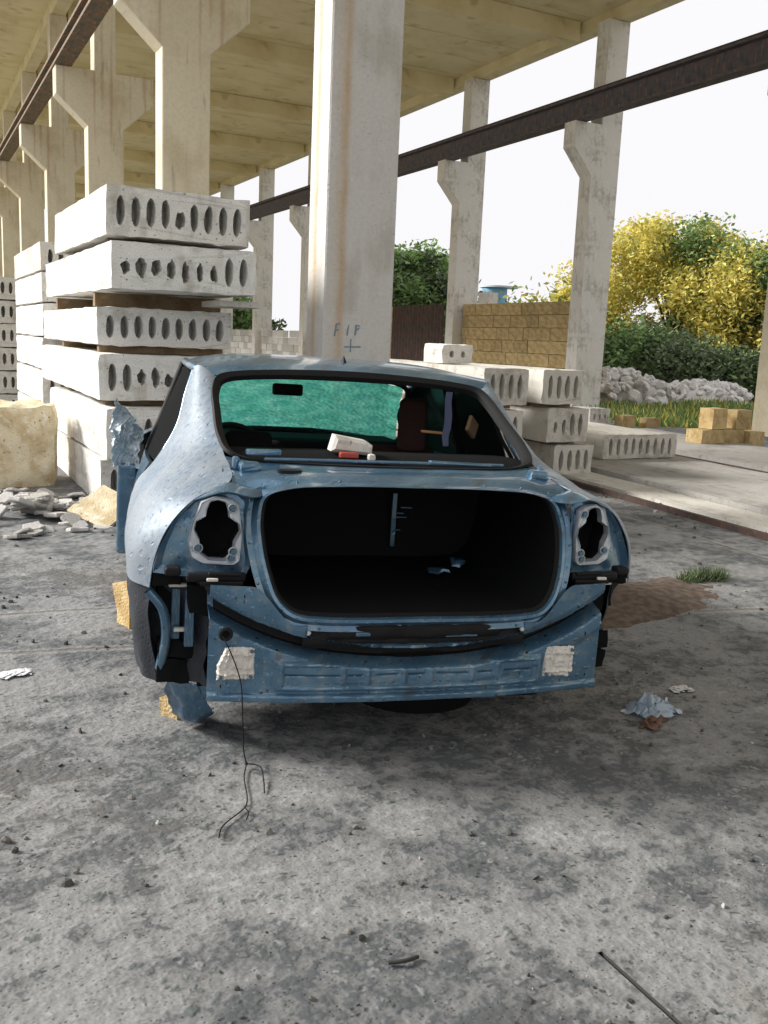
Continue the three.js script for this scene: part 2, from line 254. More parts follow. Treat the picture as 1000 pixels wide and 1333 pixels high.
function slot(cx, cy, w, h, sd, broken) {
  const p = []; for (let i = 0; i < 18; i++) { const a = (i / 18) * Math.PI * 2, ex = broken ? 2 : 3, c = Math.cos(a), s = Math.sin(a); const k = 1 / Math.pow(Math.pow(Math.abs(c), ex) + Math.pow(Math.abs(s), ex), 1 / ex), r = broken ? 0.9 + 0.32 * n2(i * 0.55 + sd * 5, sd * 2.3) : 1 + 0.06 * n2(i * 0.9, sd); p.push([cx + c * Math.min(1, k * 0.95) * r * w / 2, cy + s * Math.min(1, broken ? 0.9 : k) * r * h / 2]); } return p.reverse();
}
function hollowSlab(o) {
  const { w, h, len, n, sd, brokenFrom = 99, brokenTo = -1, pitch0 = 0.5 } = o, holes = [], pit = (w - 0.1) / n, hw = pit * (o.hw ?? 0.5), hh = h * (o.hh ?? 0.55);
  for (let i = 0; i < n; i++) { const b = i >= brokenFrom && i <= brokenTo; holes.push(slot(0.05 + pit * (i + pitch0), h * 0.5 + (b ? -0.02 + 0.03 * n2(i * 2.2, sd) : 0), hw * (b ? rr(0.9, 1.4) : 1), hh * (b ? rr(0.55, 1.0) : 1), i + sd * 7, b)); }
  const out = wavy(w, h, 0.011, sd), d1 = 0.2;
  const mk = (hs, depth, steps) => { const s = new THREE.Shape(out.map(([x, y]) => new THREE.Vector2(x, y))); for (const q of hs) s.holes.push(new THREE.Path(q.map(([x, y]) => new THREE.Vector2(x, y)))); return new THREE.ExtrudeGeometry(s, { depth, steps, bevelEnabled: false }); };
  const front = mk(holes, d1, 2).translate(0, 0, -d1), back = mk([], len - d1, Math.round(len * 5)).translate(0, 0, -len);
  { const p = front.attributes.position; for (let i = 0; i < p.count; i++) if (p.getZ(i) > -0.001) { const x = p.getX(i), y = p.getY(i), e = Math.min(x, w - x, y, h - y); p.setZ(i, -0.012 * Math.abs(n2(x * 9 + sd, y * 9)) - (e < 0.04 ? 0.05 * Math.max(0, n2(x * 5 + sd * 2, y * 5) - 0.1) : 0)); } }
  const g = roughen(merge([front, back]), 0.008, 9, 2.2, 0.008);
  return boxUV(creased(g), 1, sd * 0.53, sd * 0.31);
}
function slab(x, y, S, o, label, group, m = M.slab) {
  const q = top('hollow_slab', hollowSlab(o), m, label, 'concrete slab', group); q.position.set(x, y, -S); q.rotation.set(o.rx ?? 0, o.ry ?? 0, o.rz ?? 0); return q;
}
const W9 = { n: 9, hw: 0.62, hh: 0.58 };
slab(1.30, 0.0, 7.30, { ...W9, w: 1.1, h: 0.37, len: 3.2, sd: 1 }, 'hollow concrete slab at the bottom of the tall stack beside the car', null, M.slab);
slab(1.33, 0.385, 7.22, { ...W9, w: 1.08, h: 0.385, len: 2.7, sd: 2, ry: 0.02 }, 'hollow concrete slab second from the floor in the tall stack', null);
slab(1.31, 0.81, 7.40, { ...W9, w: 1.1, h: 0.36, len: 3.4, sd: 3, brokenFrom: 2, brokenTo: 4 }, 'hollow slab with some merged cores, third from the floor in the tall stack', null);
slab(1.33, 1.225, 7.57, { ...W9, w: 1.08, h: 0.30, len: 3.2, sd: 4 }, 'hollow slab with clean oval cores under the wide gap in the tall stack', null);
slab(1.33, 1.638, 6.98, { ...W9, w: 1.08, h: 0.335, len: 3.5, sd: 5, brokenFrom: 0, brokenTo: 6, hh: 0.6, rx: 0.004 }, 'hollow concrete slab with a broken, crumbling end near the top of the tall stack', null);
slab(1.31, 2.012, 7.05, { ...W9, w: 1.07, h: 0.35, len: 2.3, sd: 6, brokenFrom: 4, brokenTo: 4, rz: -0.012, ry: 0.015 }, 'topmost hollow concrete slab of the tall stack beside the pillar', null);
const spacer = (x, y, S, w, h, label, d = 0.1) => { const q = top('timber_spacer', boxUV(roughen(subdividedBox(w, h, d, 12), 0.004, 9), 1, x, y), M.timber, label, 'timber batten', 'timber battens between stacked slabs'); q.position.set(x, y + h / 2, -S); return q; };
for (const S of [7.75, 9.6]) { spacer(1.87, 1.172, S, 1.0, 0.052, 'thin timber batten between slabs under the clean cored slab'); }
for (const S of [7.85, 9.9]) spacer(1.87, 1.527, S, 1.02, 0.109, 'thick timber batten in the wide gap of the tall stack');
for (const S of [7.4, 8.9]) spacer(1.87, 1.975, S, 0.98, 0.034, 'timber batten under the topmost slab of the tall stack');
for (const S of [7.6, 9.4]) spacer(1.87, 0.772, S, 0.98, 0.036, 'thin timber batten between the lower slabs of the tall stack');
spacer(2.33, 1.56, 7.35, 0.34, 0.045, 'short pale board end jutting from the wide gap in the stack', 0.5).material = M.slabOld;
const L2 = [[0.0, 0.12, 0.1], [0.13, 0.36, 0.0], [0.51, 0.365, -0.04], [0.895, 0.35, 0.03], [1.262, 0.34, 0.25], [1.622, 0.315, 0.05], [1.955, 0.30, 0.0]];
L2.forEach(([y, h, ds], i) => slab(1.345 - (i === 4 ? 0.02 : 0), y, 10.95 - ds, { n: 9, hw: 0.5, hh: h < 0.2 ? 0.3 : 0.5, w: 1.1, h, len: 2.7, sd: 10 + i }, 'hollow concrete slab in the second stack behind the tall stack', 'slabs of the second stack behind the tall stack', i > 5 ? M.slabOld : M.slab));
for (let i = 0; i < 6; i++) slab(1.0, 0.005 + i * 0.345, 15.2, { n: 9, hw: 0.5, hh: 0.5, w: 1.12, h: 0.335, len: 2.5, sd: 20 + i }, 'hollow concrete slab in the farthest left stack', 'slabs of the farthest left stack', M.slabOld);
// stacks beyond the car
const N4 = { n: 4, hw: 0.56, hh: 0.66 };
[[0.012, 0.36], [0.39, 0.355], [0.79, 0.36]].forEach(([y, h], i) => slab(4.86 + i * 0.03, y, 7.62, { ...N4, w: 0.52, h, len: 2.6, sd: 30 + i }, ['narrow slotted slab at the bottom of the stack half hidden by the car', 'narrow slotted slab midway in the stack half hidden by the car', 'narrow slotted slab on top of the stack half hidden by the car'][i], null, M.slabOld));
[[0.012, 0.335, 6.13], [0.375, 0.365, 6.02], [0.775, 0.365, 5.92]].forEach(([y, h, x], i) => slab(x, y, 8.05, { ...N4, w: 0.54, h, len: 2.4, sd: 35 + i, brokenFrom: i === 1 ? 0 : 9, brokenTo: i === 1 ? 1 : -1 }, ['narrow slotted slab at the bottom of the free-standing stack of three', 'narrow slotted slab with broken slots midway in the stack of three', 'narrow slotted slab on top of the free-standing stack of three'][i], null, M.slabOld));
[[7.88, 4.9, 0.372, 0.018], [9.3, 4.9, 0.372, 0.018], [7.9, 4.92, 0.745, 0.045], [9.3, 4.92, 0.745, 0.045]].forEach(([S, x, y, h]) => spacer(x + 0.24, y, S, 0.46, h, 'timber batten in the slab stack half hidden by the car'));
[[8.3, 6.2, 0.347, 0.028], [9.6, 6.2, 0.347, 0.028], [8.3, 6.1, 0.74, 0.035], [9.6, 6.1, 0.74, 0.035]].forEach(([S, x, y, h]) => spacer(x + 0.12, y, S, 0.46, h, 'timber batten in the free-standing stack of three slabs'));
slab(7.34, 0.085, 8.69, { n: 9, hw: 0.5, hh: 0.66, w: 1.14, h: 0.30, len: 2.0, sd: 41 }, 'single slotted concrete slab lying on the pale casting bed', null, M.slabOld);
function hollowBlock(x, y, S, w, h, d, n, sd, label) { const q = top('concrete_block', hollowSlab({ w, h, len: d, n, hw: 0.42, hh: 0.36, sd, pitch0: 0.5 }), M.slab, label, 'concrete block'); q.position.set(x, y, -S); return q; }
hollowBlock(5.0, 1.155, 8.57, 0.37, 0.2, 0.4, 2, 50, 'small white concrete block with two holes on the slab stack');
hollowBlock(11.1, 0.0, 13.6, 0.47, 0.33, 0.5, 3, 51, 'small pale concrete block with slots at the edge of the grass');

// casting beds: low pale strips along the shed
function bed(x0, x1, s0, s1, h, m, name = 'casting_bed') { const sk = 0.10, g = boxUV(roughen(subdividedBox(x1 - x0, h, s1 - s0, 3), 0.006, 1.7), 1, x0, s0), o = structure(name, g, m); o.position.set((x0 + x1) / 2, h / 2 - 0.004, -(s0 + s1) / 2); o.rotation.y = -sk; return o; }
const bedMat = mat({ map: tC, bumpMap: bC, bumpScale: 0.02, color: lin(0.62, 0.61, 0.60) });
bed(6.75, 8.65, 2.5, 13.5, 0.085, bedMat); bed(9.05, 10.9, 2.5, 12.5, 0.09, bedMat, 'casting_bed_001'); bed(6.05, 6.5, 2.5, 9.6, 0.04, M.slabOld, 'casting_bed_002');

for (const [x, s0, s1, i] of [[6.62, 2.6, 9.4, ''], [5.85, 2.6, 9.6, '_001'], [8.86, 2.6, 12.0, '_002']]) { const o = structure('bed_rail' + i, boxUV(box(0.045, 0.05, s1 - s0)), M.rust); o.position.set(x, 0.025, -(s0 + s1) / 2); o.rotation.y = -0.10; }
{ const g = new THREE.PlaneGeometry(2.4, 0.95, 90, 40).rotateX(-Math.PI / 2), p = g.attributes.position; for (let i = 0; i < p.count; i++) { const x = p.getX(i), z = p.getZ(i), e = 1 - Math.hypot(x / 1.15, z / 0.45); p.setY(i, -0.02 + 0.05 * clamp(e * 1.6 + 0.45 * fbm(x * 3, z * 5 + 4, 4)) + 0.006 * fbm(x * 20, z * 20, 3)); } g.computeVertexNormals();
  const o = structure('soil_patch', boxUV(g), mat({ map: texSoil, roughness: 1 })); o.position.set(3.35, 0, -3.82); o.rotation.y = 0.19; }

// ---------------------------------------------------------------- car shell
const car = thing('car', 'stripped steel blue saloon car shell without wheels, lamps or boot lid', 'car', [1.445, 0, -2.594]);
car.rotation.set(0, -THREE.MathUtils.degToRad(11.14), -THREE.MathUtils.degToRad(1.39), 'YXZ');
const texPaint = colTex(1024, 1024, (u, v) => {               // 1 m tile: faded metallic blue, dust film in blotches, small chips
  const a = fbm(u * 5, v * 5, 5, 5), b = fbm(u * 26, v * 26, 4, 26);
  let c = mix3([0.060, 0.142, 0.232], [0.10, 0.205, 0.30], sm(-0.3, 0.4, a));
  c = mix3(c, [0.24, 0.28, 0.29], 0.4 * sm(0.02, 0.45, a * 0.5 + b * 0.9));
  c = mix3(c, [0.035, 0.045, 0.055], 0.8 * sm(0.60, 0.70, n2(u * 70, v * 70, 70)));
  c = mix3(c, [0.42, 0.44, 0.45], 0.7 * sm(0.64, 0.74, n2(u * 110 + 9, v * 110, 110)));
  c = mix3(c, [0.075, 0.065, 0.055], 0.5 * sm(0.22, 0.5, fbm(u * 9 + 4, v * 9, 4, 9)));
  return c;
});
const texChalk = colTex(1024, 1024, (u, v) => {               // 1 m tile: the same blue gone chalky under pale dried dust, flaked spots of bare blue
  const a = fbm(u * 4, v * 4, 5, 4), b = fbm(u * 44, v * 44, 4, 44);
  let c = mix3([0.22, 0.255, 0.29], [0.13, 0.18, 0.24], sm(-0.2, 0.4, a * 0.7 + b * 0.45));
  c = mix3(c, [0.08, 0.135, 0.20], 0.5 * sm(0.24, 0.42, b + 0.25 * a));
  c = mix3(c, [0.05, 0.06, 0.07], 0.8 * sm(0.64, 0.74, n2(u * 90, v * 90, 90)));
  return mix3(c, [0.40, 0.42, 0.43], 0.6 * sm(0.62, 0.74, n2(u * 120 + 9, v * 120, 120)));
});
const bumpPaint = greyTex(512, 512, (u, v) => 0.5 + 0.4 * fbm(u * 7, v * 7, 4, 7) - 0.3 * sm(0.56, 0.66, n2(u * 40, v * 40, 40)));
M.paint = pmat({ map: texPaint, bumpMap: bumpPaint, bumpScale: 0.004, metalness: 0.5, roughness: 0.3, clearcoat: 0.7, clearcoatRoughness: 0.08 });
M.chalk = pmat({ map: texChalk, bumpMap: bumpPaint, bumpScale: 0.006, metalness: 0.15, roughness: 0.5 });
M.shadedPaint = pmat({ color: lin(0.03, 0.034, 0.042), bumpMap: bC, bumpScale: 0.006, roughness: 0.6, specularIntensity: 0.5 });   // near-black blue: shade put into the colour of lower quarters and corners
M.mountPale = pmat({ color: lin(0.42, 0.46, 0.50), bumpMap: bumpPaint, bumpScale: 0.004, metalness: 0.4, roughness: 0.35 });  // paler grey than the body paint, for lamp mounts and washers
M.ventPale = mat({ map: tC, color: lin(0.95, 0.93, 0.88), roughness: 0.7 });
const P3 = (q) => new THREE.Vector3(q[0], q[1], -q[2]);        // [across, up, forward] in the car's frame
const mir = (rows) => rows.map((r) => r.map(([u, v, w]) => [-u, v, w]).reverse());
function curveAt(pts, n, closed = false) { return new THREE.CatmullRomCurve3(pts.map((q) => Array.isArray(q) ? P3(q) : q), closed, 'centripetal').getPoints(n); }
function patch(rows, nu, nv) {                                 // smooth surface through rows of points
  const R = rows.map((r) => curveAt(r, nu)), G = Array.from({ length: nv + 1 }, () => []);
  for (let i = 0; i <= nu; i++) { const c = new THREE.CatmullRomCurve3(R.map((r) => r[i]), false, 'centripetal').getPoints(nv); c.forEach((p, j) => G[j].push(p)); }
  return G;
}
function gridGeo(G, thick = 0, wrap = false) {                 // grid of points to a sheet with its own thickness
  const H = G.length, Wd = G[0].length, pos = [], uv = [], idx = [];
  const nrm = (j, i) => { const a = G[Math.min(H - 1, j + 1)][i], b = G[Math.max(0, j - 1)][i], c = G[j][wrap ? (i + 1) % Wd : Math.min(Wd - 1, i + 1)], d = G[j][wrap ? (i - 1 + Wd) % Wd : Math.max(0, i - 1)]; return a.clone().sub(b).cross(c.clone().sub(d)).normalize(); };
  const layers = thick ? [0, thick] : [0], N = H * Wd, cols = wrap ? Wd : Wd - 1;
  for (const t of layers) for (let j = 0; j < H; j++) for (let i = 0; i < Wd; i++) { const p = G[j][i].clone(); if (t) p.addScaledVector(nrm(j, i), t); pos.push(p.x, p.y, p.z); uv.push(p.x + p.z * 0.8, p.y - p.z * 0.35); }
  layers.forEach((t, L) => { for (let j = 0; j < H - 1; j++) for (let i = 0; i < cols; i++) { const a = L * N + j * Wd + i, b = L * N + j * Wd + (i + 1) % Wd, c = a + Wd, d = b + Wd; if (L === 0) idx.push(a, b, d, a, d, c); else idx.push(a, d, b, a, c, d); } });
  if (thick) { const rim = (a, b) => idx.push(a, b + N, b, a, a + N, b + N); for (let i = 0; i < cols; i++) { rim(i, (i + 1) % Wd); rim((H - 1) * Wd + (i + 1) % Wd, (H - 1) * Wd + i); } if (!wrap) for (let j = 0; j < H - 1; j++) { rim((j + 1) * Wd, j * Wd); rim(j * Wd + Wd - 1, (j + 1) * Wd + Wd - 1); } }
  const g = new THREE.BufferGeometry(); g.setAttribute('position', new THREE.Float32BufferAttribute(pos, 3)); g.setAttribute('uv', new THREE.Float32BufferAttribute(uv, 2)); g.setIndex(idx); return toCreasedNormals(g, 0.55);
}
const dent = (G, amp, f, off = 0) => { for (const r of G) for (const p of r) { const d = amp * n3(p.x * f + off, p.y * f, p.z * f); p.x += d * 0.6; p.z += d * 0.5; p.y += d * 0.3; } return G; };
const part = (name, geo, m, parent = car) => mesh(name, geo, m, parent);
const cbox = (w, h, d, u, v, ww, r = 0.004) => new RoundedBoxGeometry(w, h, d, 1, Math.min(r, w / 3, h / 3, d / 3)).translate(u, v, -ww);
const tube = (pts, r, n = 40, closed = false) => new THREE.TubeGeometry(new THREE.CatmullRomCurve3(pts.map(P3), closed, 'centripetal'), n, r, 7, closed);

// rear quarters
const quarter = [
  [[0.575, 1.165, 1.02], [0.60, 1.185, 1.045], [0.625, 1.198, 1.075], [0.64, 1.197, 1.10], [0.65, 1.185, 1.13]],
  [[0.585, 1.06, 0.80], [0.62, 1.078, 0.86], [0.65, 1.088, 0.92], [0.668, 1.09, 0.99], [0.68, 1.085, 1.06]],
  [[0.59, 0.97, 0.59], [0.635, 0.985, 0.68], [0.672, 0.988, 0.78], [0.70, 0.982, 0.89], [0.712, 0.97, 1.0]],
  [[0.585, 0.912, 0.44], [0.655, 0.918, 0.54], [0.71, 0.91, 0.68], [0.75, 0.89, 0.82], [0.768, 0.868, 0.96]],
  [[0.60, 0.862, 0.16], [0.69, 0.860, 0.30], [0.765, 0.847, 0.52], [0.80, 0.826, 0.76], [0.812, 0.80, 0.99]],
  [[0.715, 0.815, 0.085], [0.79, 0.80, 0.22], [0.835, 0.785, 0.48], [0.852, 0.76, 0.78], [0.855, 0.735, 1.08]],
  [[0.785, 0.735, 0.085], [0.855, 0.715, 0.20], [0.887, 0.70, 0.46], [0.887, 0.68, 0.80], [0.875, 0.665, 1.2]],
  [[0.825, 0.64, 0.10], [0.888, 0.63, 0.20], [0.910, 0.62, 0.45], [0.903, 0.61, 0.82], [0.885, 0.60, 1.3]],
  [[0.838, 0.53, 0.115], [0.892, 0.53, 0.2], [0.905, 0.53, 0.45], [0.90, 0.53, 0.85], [0.885, 0.53, 1.33]]];
const lowerQ = [
  [[0.835, 0.535, 0.125], [0.886, 0.53, 0.205], [0.898, 0.53, 0.45], [0.895, 0.53, 0.80]],
  [[0.84, 0.42, 0.15], [0.882, 0.42, 0.22], [0.892, 0.42, 0.42], [0.890, 0.42, 0.72]],
  [[0.825, 0.30, 0.18], [0.868, 0.30, 0.24], [0.88, 0.30, 0.42], [0.876, 0.30, 0.64]],
  [[0.805, 0.19, 0.20], [0.85, 0.19, 0.26], [0.86, 0.19, 0.42], [0.855, 0.19, 0.60]]];
for (const s of [-1, 1]) {
  const fix = (rows) => s > 0 ? rows : mir(rows);
  part('quarter_panel', gridGeo(dent(patch(fix(quarter), 28, 60), 0.006, 9, s * 5), 0.003), M.chalk);
  part('lower_quarter_panel', gridGeo(dent(patch(fix(s > 0 ? lowerQ.map((r) => r.map(([u, v, w]) => [u * 0.93, v, w])) : lowerQ), 24, 30), 0.016, 12, s * 3), 0.003), M.shadedPaint);
  // the stripped corner behind the bumper: recessed wall, ribs, clips, folded edge
  const U = (u) => s * u;
  part('corner_panel', gridGeo(dent(patch(fix([[[0.655, 0.575, 0.05], [0.75, 0.575, 0.13], [0.845, 0.575, 0.16]], [[0.655, 0.42, 0.10], [0.75, 0.42, 0.20], [0.845, 0.42, 0.24]], [[0.655, 0.20, 0.10], [0.75, 0.20, 0.22], [0.83, 0.20, 0.27]]]), 30, 40), 0.03, 17, s), 0.003), M.shadedPaint);
  part('corner_rib', cbox(0.028, 0.17, 0.03, U(0.755), 0.43, 0.17), M.paint); part('corner_rib', cbox(0.03, 0.19, 0.035, U(0.715), 0.43, 0.12), M.paint);
  part('corner_clip', cbox(0.06, 0.012, 0.02, U(0.752), 0.535, 0.125), M.ventPale); part('corner_clip', cbox(0.055, 0.013, 0.02, U(0.735), 0.385, 0.135), M.ventPale);
for (const q of [[0.09, 0.05, 0.05, 0.79, 0.565, 0.13], [0.05, 0.10, 0.04, 0.79, 0.48, 0.19], [0.12, 0.06, 0.05, 0.75, 0.31, 0.18], [0.10, 0.07, 0.06, 0.76, 0.235, 0.19], [0.06, 0.10, 0.03, 0.69, 0.50, 0.09]]) part('corner_bracket', boxUV(roughen(new THREE.BoxGeometry(q[0], q[1], q[2], 4, 4, 3).translate(U(q[3]), q[4], -q[5]), 0.014, 16)), M.blackMatt);
  if (s < 0) part('folded_edge', boxUV(tube([[U(0.845), 0.52, 0.115], [U(0.80), 0.46, 0.115], [U(0.785), 0.36, 0.14], [U(0.80), 0.24, 0.18]], 0.016)), M.paint);
}
for (const s of [-1, 1]) {
  const fix = (rows) => s > 0 ? rows : mir(rows);
  part('corner_gusset', gridGeo(patch(fix([[[0.495, 0.835, 0.085], [0.545, 0.838, 0.028], [0.62, 0.851, 0.045], [0.71, 0.818, 0.078]], [[0.50, 0.848, 0.115], [0.55, 0.857, 0.10], [0.61, 0.864, 0.13], [0.715, 0.819, 0.09]], [[0.51, 0.846, 0.13], [0.56, 0.855, 0.15], [0.605, 0.862, 0.17], [0.716, 0.82, 0.10]]]), 16, 10), 0.003), M.paint);
  for (const d of [0.0, 0.03]) part('door_seal', boxUV(tube([[s * (0.648 - d * 0.5), 1.175, 1.14 + d], [s * (0.68 - d * 0.5), 1.08, 1.075 + d], [s * (0.710 - d * 0.5), 0.965, 1.02 + d], [s * (0.765 - d * 0.5), 0.862, 0.985 + d], [s * (0.80 - d * 0.5), 0.80, 1.02 + d]], 0.009, 40)), d ? M.black : M.paint);
}
// roof
part('roof', gridGeo(patch([
  [[-0.575, 1.165, 1.02], [-0.45, 1.188, 1.03], [0, 1.21, 1.045], [0.45, 1.188, 1.03], [0.575, 1.165, 1.02]],
  [[-0.63, 1.197, 1.10], [-0.47, 1.216, 1.12], [0, 1.236, 1.14], [0.47, 1.216, 1.12], [0.63, 1.197, 1.10]],
  [[-0.652, 1.205, 1.3], [-0.48, 1.236, 1.3], [0, 1.252, 1.3], [0.48, 1.236, 1.3], [0.652, 1.205, 1.3]],
  [[-0.65, 1.21, 1.6], [-0.48, 1.243, 1.6], [0, 1.258, 1.6], [0.48, 1.243, 1.6], [0.65, 1.21, 1.6]],
  [[-0.62, 1.19, 1.9], [-0.46, 1.224, 1.9], [0, 1.24, 1.9], [0.46, 1.224, 1.9], [0.62, 1.19, 1.9]],
  [[-0.565, 1.135, 2.08], [-0.42, 1.165, 2.1], [0, 1.185, 2.12], [0.42, 1.165, 2.1], [0.565, 1.135, 2.08]]], 40, 40), 0.004), M.paint);
part('aerial_base', new THREE.ConeGeometry(0.02, 0.035, 12).scale(0.7, 1, 1.6).translate(0, 1.258, -1.22), M.black);
for (const s of [-1, 1]) part('roof_rail', boxUV(tube([[s * 0.60, 1.165, 1.05], [s * 0.64, 1.186, 1.12], [s * 0.655, 1.196, 1.35], [s * 0.65, 1.2, 1.65], [s * 0.615, 1.18, 1.95], [s * 0.60, 1.10, 2.15], [s * 0.66, 0.93, 2.45], [s * 0.74, 0.76, 2.72]], 0.017, 60)), M.paint);
// boot opening: outline, frame, lining
const Th = [[0, 0.874, 0.045], [0.25, 0.872, 0.05], [0.42, 0.858, 0.065], [0.487, 0.83, 0.075], [0.507, 0.77, 0.045], [0.505, 0.70, 0.01], [0.487, 0.61, -0.03], [0.457, 0.535, -0.055], [0.41, 0.498, -0.078], [0.33, 0.487, -0.088], [0, 0.484, -0.092]];
const Tfull = [...Th, ...Th.slice(1, -1).reverse().map(([u, v, w]) => [-u, v, w])];
const Tc = curveAt(Tfull, 160, true).slice(0, 160).map((p) => [p.x, p.y, -p.z]);
const Tn = Tc.map((p, i) => { const a = Tc[(i + 1) % 160], b = Tc[(i + 159) % 160], x = a[1] - b[1], y = -(a[0] - b[0]), l = Math.hypot(x, y); return [-x / l, -y / l]; });
function loop(d, dw) { return Tc.map(([u, v, w], i) => { const [a, b] = Tn[i], t = Math.max(0, b) ** 2; return P3([u + a * d, v + b * d * (1 - 0.75 * t), w + dw + t * Math.max(0, d) * 0.9]); }); }
part('boot_frame', gridGeo([loop(-0.002, 0.034), loop(-0.001, 0.02), loop(0, 0.008), loop(0.006, -0.008), loop(0.016, -0.009), loop(0.024, 0.004), loop(0.032, 0.014), loop(0.05, 0.010)], 0.002, true), M.paint);
part('boot_seal', gridGeo([loop(-0.004, 0.03), loop(-0.009, 0.018), loop(-0.003, 0.004), loop(0.0, 0.004)], 0.002, true), M.black);
const tub = (k, w, dv) => Tc.map(([u, v]) => P3([u * k, 0.66 + (v - 0.66) * k + dv, w]));
part('boot_lining', gridGeo([loop(-0.003, 0.030), tub(1.0, 0.25, -0.01), tub(1.0, 0.5, -0.01), tub(0.98, 0.76, 0)], 0, true), M.blackMatt);
part('seat_back', gridGeo(patch([[[-0.52, 0.46, 0.74], [0, 0.46, 0.755], [0.52, 0.46, 0.74]], [[-0.52, 0.66, 0.76], [0, 0.66, 0.77], [0.52, 0.66, 0.76]], [[-0.52, 0.88, 0.80], [0, 0.88, 0.81], [0.52, 0.88, 0.80]]], 12, 8), 0.03), M.charcoal);
part('latch_plate', boxUV(merge([cbox(0.022, 0.22, 0.012, 0.13, 0.64, 0.735), cbox(0.05, 0.006, 0.01, 0.165, 0.695, 0.73).rotateZ(-0.02), cbox(0.03, 0.005, 0.01, 0.155, 0.668, 0.73), cbox(0.045, 0.005, 0.01, 0.16, 0.652, 0.73), cbox(0.02, 0.004, 0.01, 0.15, 0.60, 0.73)])), M.paint);
for (const q of [[0.05, 0.022, 0.03, 0.33, 0.522, 0.5], [0.075, 0.012, 0.03, 0.22, 0.508, 0.42]]) part('loose_bracket', boxUV(roughen(new THREE.BoxGeometry(q[0], q[1], q[2], 4, 2, 3).translate(q[3], q[4], -q[5]), 0.012, 40)), M.paint);
// shelf between rear window and boot
const mirRow = (r) => [...r.slice(1).reverse().map(([u, v, w]) => [-u, v, w]), ...r];
part('rear_deck', gridGeo(dent(patch([
  mirRow([[0, 0.884, 0.10], [0.25, 0.882, 0.105], [0.42, 0.868, 0.115], [0.51, 0.842, 0.12], [0.60, 0.845, 0.14]]),
  mirRow([[0, 0.896, 0.155], [0.25, 0.895, 0.155], [0.43, 0.886, 0.16], [0.535, 0.866, 0.17], [0.615, 0.862, 0.19]]),
  mirRow([[0, 0.899, 0.24], [0.25, 0.900, 0.24], [0.45, 0.896, 0.24], [0.55, 0.884, 0.25], [0.61, 0.882, 0.27]]),
  mirRow([[0, 0.888, 0.32], [0.25, 0.890, 0.32], [0.46, 0.884, 0.32], [0.55, 0.880, 0.33], [0.60, 0.895, 0.35]]),
  mirRow([[0, 0.895, 0.39], [0.25, 0.897, 0.395], [0.45, 0.900, 0.405], [0.54, 0.906, 0.415], [0.588, 0.912, 0.44]])], 60, 24), 0.004, 12), 0.003), M.paint);
for (const s of [-1, 1]) part('hinge_mount', boxUV(roughen(merge([cbox(0.07, 0.035, 0.06, s * 0.52, 0.898, 0.27, 0.012), cbox(0.03, 0.05, 0.03, s * 0.56, 0.90, 0.33, 0.01)]), 0.006, 20)), M.paint);
part('hinge_hole', new THREE.CylinderGeometry(0.03, 0.03, 0.012, 20).scale(1.4, 1, 0.8).translate(-0.40, 0.897, -0.20), M.black);
// rear window surround
const Wh = [[0, 0.892, 0.385], [0.3, 0.895, 0.39], [0.5, 0.903, 0.41], [0.572, 0.925, 0.445], [0.598, 0.97, 0.56], [0.597, 1.05, 0.76], [0.588, 1.125, 0.93], [0.56, 1.165, 1.0], [0.47, 1.184, 1.025], [0, 1.206, 1.042]];
const Wfull = [...Wh, ...Wh.slice(1, -1).reverse().map(([u, v, w]) => [-u, v, w])], Wc = curveAt(Wfull, 140, true).slice(0, 140), Wmid = new THREE.Vector3(0, 1.05, -0.72);
const wl = (k, dz) => Wc.map((p) => { const d = Wmid.clone().sub(p), l = d.length(); return p.clone().addScaledVector(d.normalize(), k).add(new THREE.Vector3(0, -dz * 0.8, -dz * 0.6)); });
part('rear_window_seal', gridGeo([wl(-0.006, 0.004), wl(0.0, -0.008), wl(0.012, -0.004), wl(0.026, 0.008), wl(0.03, 0.03)], 0.003, true), M.black);
part('parcel_shelf', gridGeo(dent(patch([[[-0.56, 0.885, 0.40], [0, 0.88, 0.38], [0.56, 0.885, 0.40]], [[-0.58, 0.918, 0.52], [0, 0.918, 0.52], [0.58, 0.918, 0.52]], [[-0.58, 0.905, 0.82], [0, 0.905, 0.82], [0.58, 0.905, 0.82]]], 24, 10), 0.008, 10), 0.012), M.blackMatt);
part('shelf_trim', boxUV(roughen(merge([cbox(0.9, 0.012, 0.015, 0, 0.909, 0.425), cbox(0.25, 0.012, 0.03, 0.28, 0.912, 0.43), cbox(0.12, 0.02, 0.04, -0.45, 0.93, 0.43)]), 0.008, 22)), M.paint);
{ const b = part('brake_light', boxUV(extrude([[-0.078, -0.03], [0.078, -0.03], [0.076, 0.008], [0.05, 0.022], [-0.068, 0.03]], 0.06)).rotateZ(-0.08).translate(-0.115, 0.958, -0.57), M.ventPale); b.userData.label = 'white high brake light housing'; part('red_lens', cbox(0.07, 0.022, 0.03, -0.135, 0.925, 0.475, 0.006), mat({ color: lin(0.35, 0.05, 0.03), roughness: 0.3 }), b); part('wire_plug', cbox(0.028, 0.026, 0.03, -0.055, 0.922, 0.455, 0.008), M.ventPale, b); }
